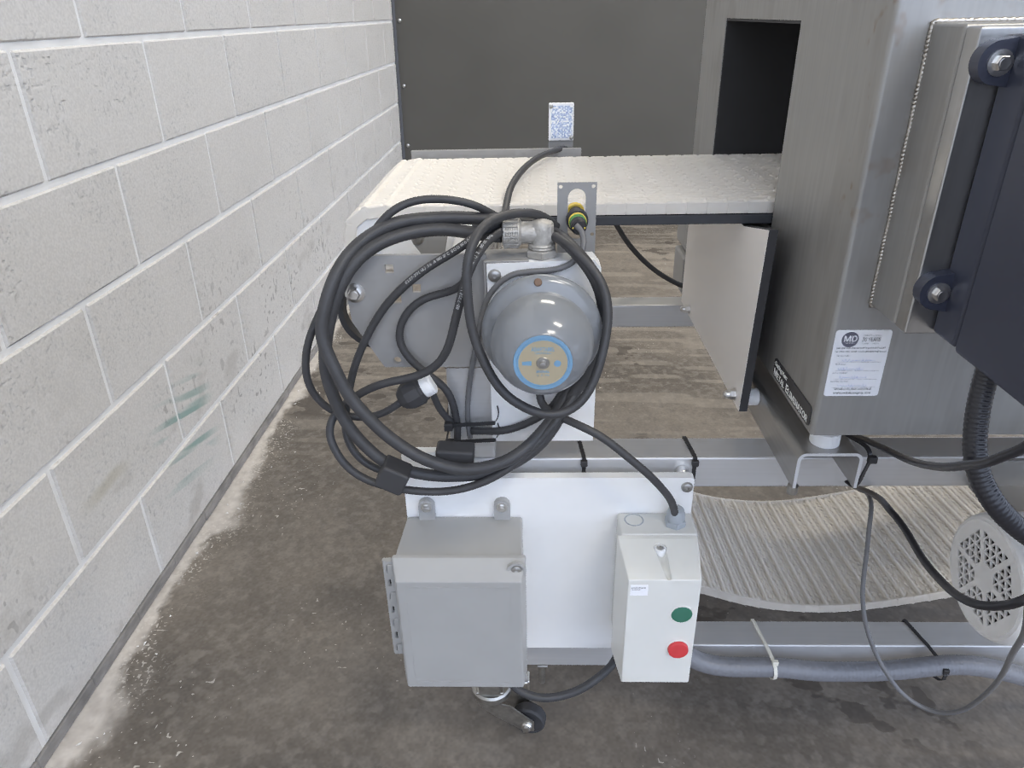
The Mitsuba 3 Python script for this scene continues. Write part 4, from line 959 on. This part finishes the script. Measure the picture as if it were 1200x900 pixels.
def print_along(way, text, start, height):
    r, pts = WAY[way]
    q = spline(pts, 0.0008)
    t, _, _ = frames(q)
    s = np.r_[0, np.cumsum(np.linalg.norm(np.diff(q, axis=0), axis=1))]
    out, at = [], start
    for ch in text:
        if ch == ' ':
            at += height * 0.6
            continue
        k = min(int(np.searchsorted(s, at)), len(q) - 1)
        look = np.array([0, -0.83, 0.55])
        nrm = look - t[k] * (look @ t[k])
        nrm /= np.linalg.norm(nrm)
        right = t[k] if t[k][0] > 0 else -t[k]
        sgn = 1 if t[k][0] > 0 else -1
        up = np.cross(nrm, right)
        m_ = text_at(ch, height, q[k] + nrm * (r * 1.07 - 0.0001) - up * height / 2, right, up, 0.0004, True)
        out.append(m_)
        at += np.ptp(m_.vertices @ right) + height * 0.22
    return cat(*out)


put('lead_cable__print', print_along('diagonal_cable', 'V006 WOOS C/3 GWA 61 )LU( 02-721E', 0.052, 0.0030), 'cable_print')
put('bell_cable__print', print_along('printed_cable', '600V SOOW 3/C 16 AWG (UL) E127-20', 0.022, 0.0030), 'cable_print')
r, pts = WAY['flexible_conduit']
q = spline(pts, 0.0011)
put('ribbed_conduit', sweep(q, r + 0.00028 * np.sin(np.arange(len(q)) * 2 * math.pi / 4.0), 20), 'gloss_black', True)
tag('ribbed_conduit', 'black ribbed flexible conduit coming out of the bottom of the navy control box', 'conduit')
r, pts = WAY['rail_conduit']
q = spline(pts, 0.0011)
put('rail_conduit', sweep(q, r + 0.00018 * np.sin(np.arange(len(q)) * 2 * math.pi / 5.0), 22), 'conduit_grey', True)
tag('rail_conduit', 'grey flexible conduit strapped along the front of the lower rail', 'conduit')

# the round plug in the coil
PL = 'cable_plug'
p0, p1 = np.array([-0.1350, 0.7280, 0.6870]), np.array([-0.0990, 0.7330, 0.7060])
ax_ = (p1 - p0) / np.linalg.norm(p1 - p0)
put(PL + '__shell', lathe([(0, -0.002), (0.0095, -0.002), (0.0135, 0.002), (0.0165, 0.008), (0.0172, 0.014), (0.0172, 0.024), (0.0150, 0.026), (0.0150, 0.029), (0, 0.029)], p0, ax_, 10), 'matt_rubber')
put(PL + '__collar', lathe([(0, 0.029), (0.0125, 0.029), (0.0128, 0.031), (0.0128, 0.040), (0.0105, 0.042), (0, 0.042)], p0, ax_, 28), 'spacer_plastic', 30)
tag(PL + '__collar', 'white collar')
tag(PL, 'round black cable plug with a white collar hanging in the coil beside the leg', 'plug')

# tape wraps round the bottom of the coil
for i, (c, half, lab) in enumerate((((-0.1455, 0.6900, 0.6085), (0.0165, 0.0150, 0.0150), 'black tape wrap on the lower left of the cable coil'),
                                    ((-0.0745, 0.7060, 0.6270), (0.0220, 0.0130, 0.0105), 'black tape wrap on the cables at the foot of the leg'))):
    k = num('tape_wrap', i)
    a = T().translate(list(c)).rotate([0, 1, 0], 28 if i == 0 else 4)
    put(k, rounded(-half[0], half[0], -half[1], half[1], -half[2], half[2], 0.0035), 'matt_rubber', 30, at=a)
    tag(k, lab, 'tape wrap', 'tape wraps on the cable coil')


# cable ties: a flat strap round the rail, a ratchet head and a cut tail
def rail_tie(key, x, z0, z1, y0, y1, lean, mat_, lab, head_z, w=0.0048, loop=None, head_y=None):
    e = 0.0010
    loop = loop or [(y0 - e, z0 - e), (y0 - e, (z0 + z1) / 2), (y0 - e, z1 + e), ((y0 + y1) / 2, z1 + e), (y1 + e, z1 + e), (y1 + e, (z0 + z1) / 2), (y1 + e, z0 - e), ((y0 + y1) / 2, z0 - e), (y0 - e, z0 - e)]
    pts = []
    for (a, b), (c, d) in zip(loop[:-1], loop[1:]):
        for t in np.linspace(0, 1, 6)[:-1]:
            pts.append((x + lean * (a + (c - a) * t - y0), a + (c - a) * t, b + (d - b) * t))
    pts.append(pts[0])
    put(key + '__strap', ribbon(pts, X_, w, 0.0014), mat_)
    put(key + '__head', rounded(x - 0.0042, x + 0.0042, (head_y or y0) - 0.0068, (head_y or y0) - 0.0012, head_z - 0.0040, head_z + 0.0040, 0.0012), mat_)
    tag(key, lab, 'cable tie')


rail_tie('cable_tie', 0.0790, 0.5405, 0.585, R0, R1, -0.09, 'black_plastic', 'black cable tie round the upper rail, between the leg and the starter cable', 0.5800)
rail_tie('cable_tie_001', 0.2165, 0.5405, 0.585, R0, R1, -0.09, 'black_plastic', 'black cable tie round the upper rail at the top right corner of the white plate', 0.5795)
HUG = [(0.7590, 0.2655), (0.7450, 0.2640), (0.7350, 0.2625), (0.7245, 0.2580), (0.7200, 0.2500), (0.7205, 0.2420), (0.7260, 0.2345), (0.7350, 0.2315), (0.7500, 0.2250), (0.7590, 0.2190),
       (0.7850, 0.2192), (0.8088, 0.2192), (0.8088, 0.2430), (0.8088, 0.2655), (0.7850, 0.2655), (0.7590, 0.2655)]
rail_tie('cable_tie_002', 0.3530, 0.2205, 0.264, 0.7195, R1, -0.12, 'nylon_white', 'white cable tie holding the grey conduit to the lower rail', 0.2620, 0.0048, HUG, 0.7340)
rail_tie('cable_tie_003', 0.5860, 0.2205, 0.264, 0.7195, R1, -0.22, 'black_plastic', 'black cable tie holding the grey conduit to the lower rail near the motor', 0.2560, 0.0048, HUG, 0.7260)
# the tie round the right leg of the channel
tp = [(0.3900, 0.7200, 0.6335), (0.3955, 0.7080, 0.6335), (0.3985, 0.7000, 0.6260), (0.3960, 0.6990, 0.6100), (0.3925, 0.6985, 0.5950), (0.3895, 0.6990, 0.5840), (0.3865, 0.7040, 0.5825), (0.3835, 0.7120, 0.5835)]
put('cable_tie_004__strap', ribbon(spline([(0.3760, 0.7560, 0.6335)] + tp, 0.004), [1, 0.55, 0], 0.0058, 0.0016), 'black_plastic')
put('cable_tie_004__head', rounded(0.3945, 0.4040, 0.6930, 0.7000, 0.6190, 0.6275, 0.0012), 'black_plastic')
tag('cable_tie_004', 'black cable tie over the open end of the cross channel', 'cable tie')
# two ties round the leg
for i, (z, tilt, lab) in enumerate(((0.6440, 0.06, 'upper black cable tie round the steel leg'), (0.6205, 0.05, 'lower black cable tie round the steel leg above the rail'))):
    k = num('leg_tie', i)
    loop = LineString([(-0.0875, 0.7470), (-0.0305, 0.7470), (-0.0305, 0.8085), (-0.0875, 0.8085)]).buffer(0.001)
    ring_ = Polygon([(-0.0875, 0.7460), (-0.0305, 0.7460), (-0.0290, 0.8090), (-0.0880, 0.8090)]).buffer(0.002, quad_segs=3).exterior
    pts = [ring_.interpolate(t, normalized=True) for t in np.linspace(0, 1, 60)]
    pts = np.array([(p.x, p.y, z + tilt * (p.x + 0.06)) for p in pts])
    put(k + '__strap', ribbon(pts, Z_, 0.0046, 0.0014), 'black_plastic')
    put(k + '__head', rounded(-0.0900, -0.0800, 0.7370, 0.7450, z - 0.006, z + 0.004, 0.0012), 'black_plastic')
    tt = np.array([(-0.0285, 0.747, z + 0.004), (-0.0255, 0.745, z + 0.010), (-0.0245, 0.744, z + 0.018), (-0.0262, 0.744, z + 0.025)])
    put(k + '__tail', ribbon(spline(tt, 0.003), Y_, 0.004, 0.0012), 'black_plastic')
    tag(k, lab, 'cable tie')
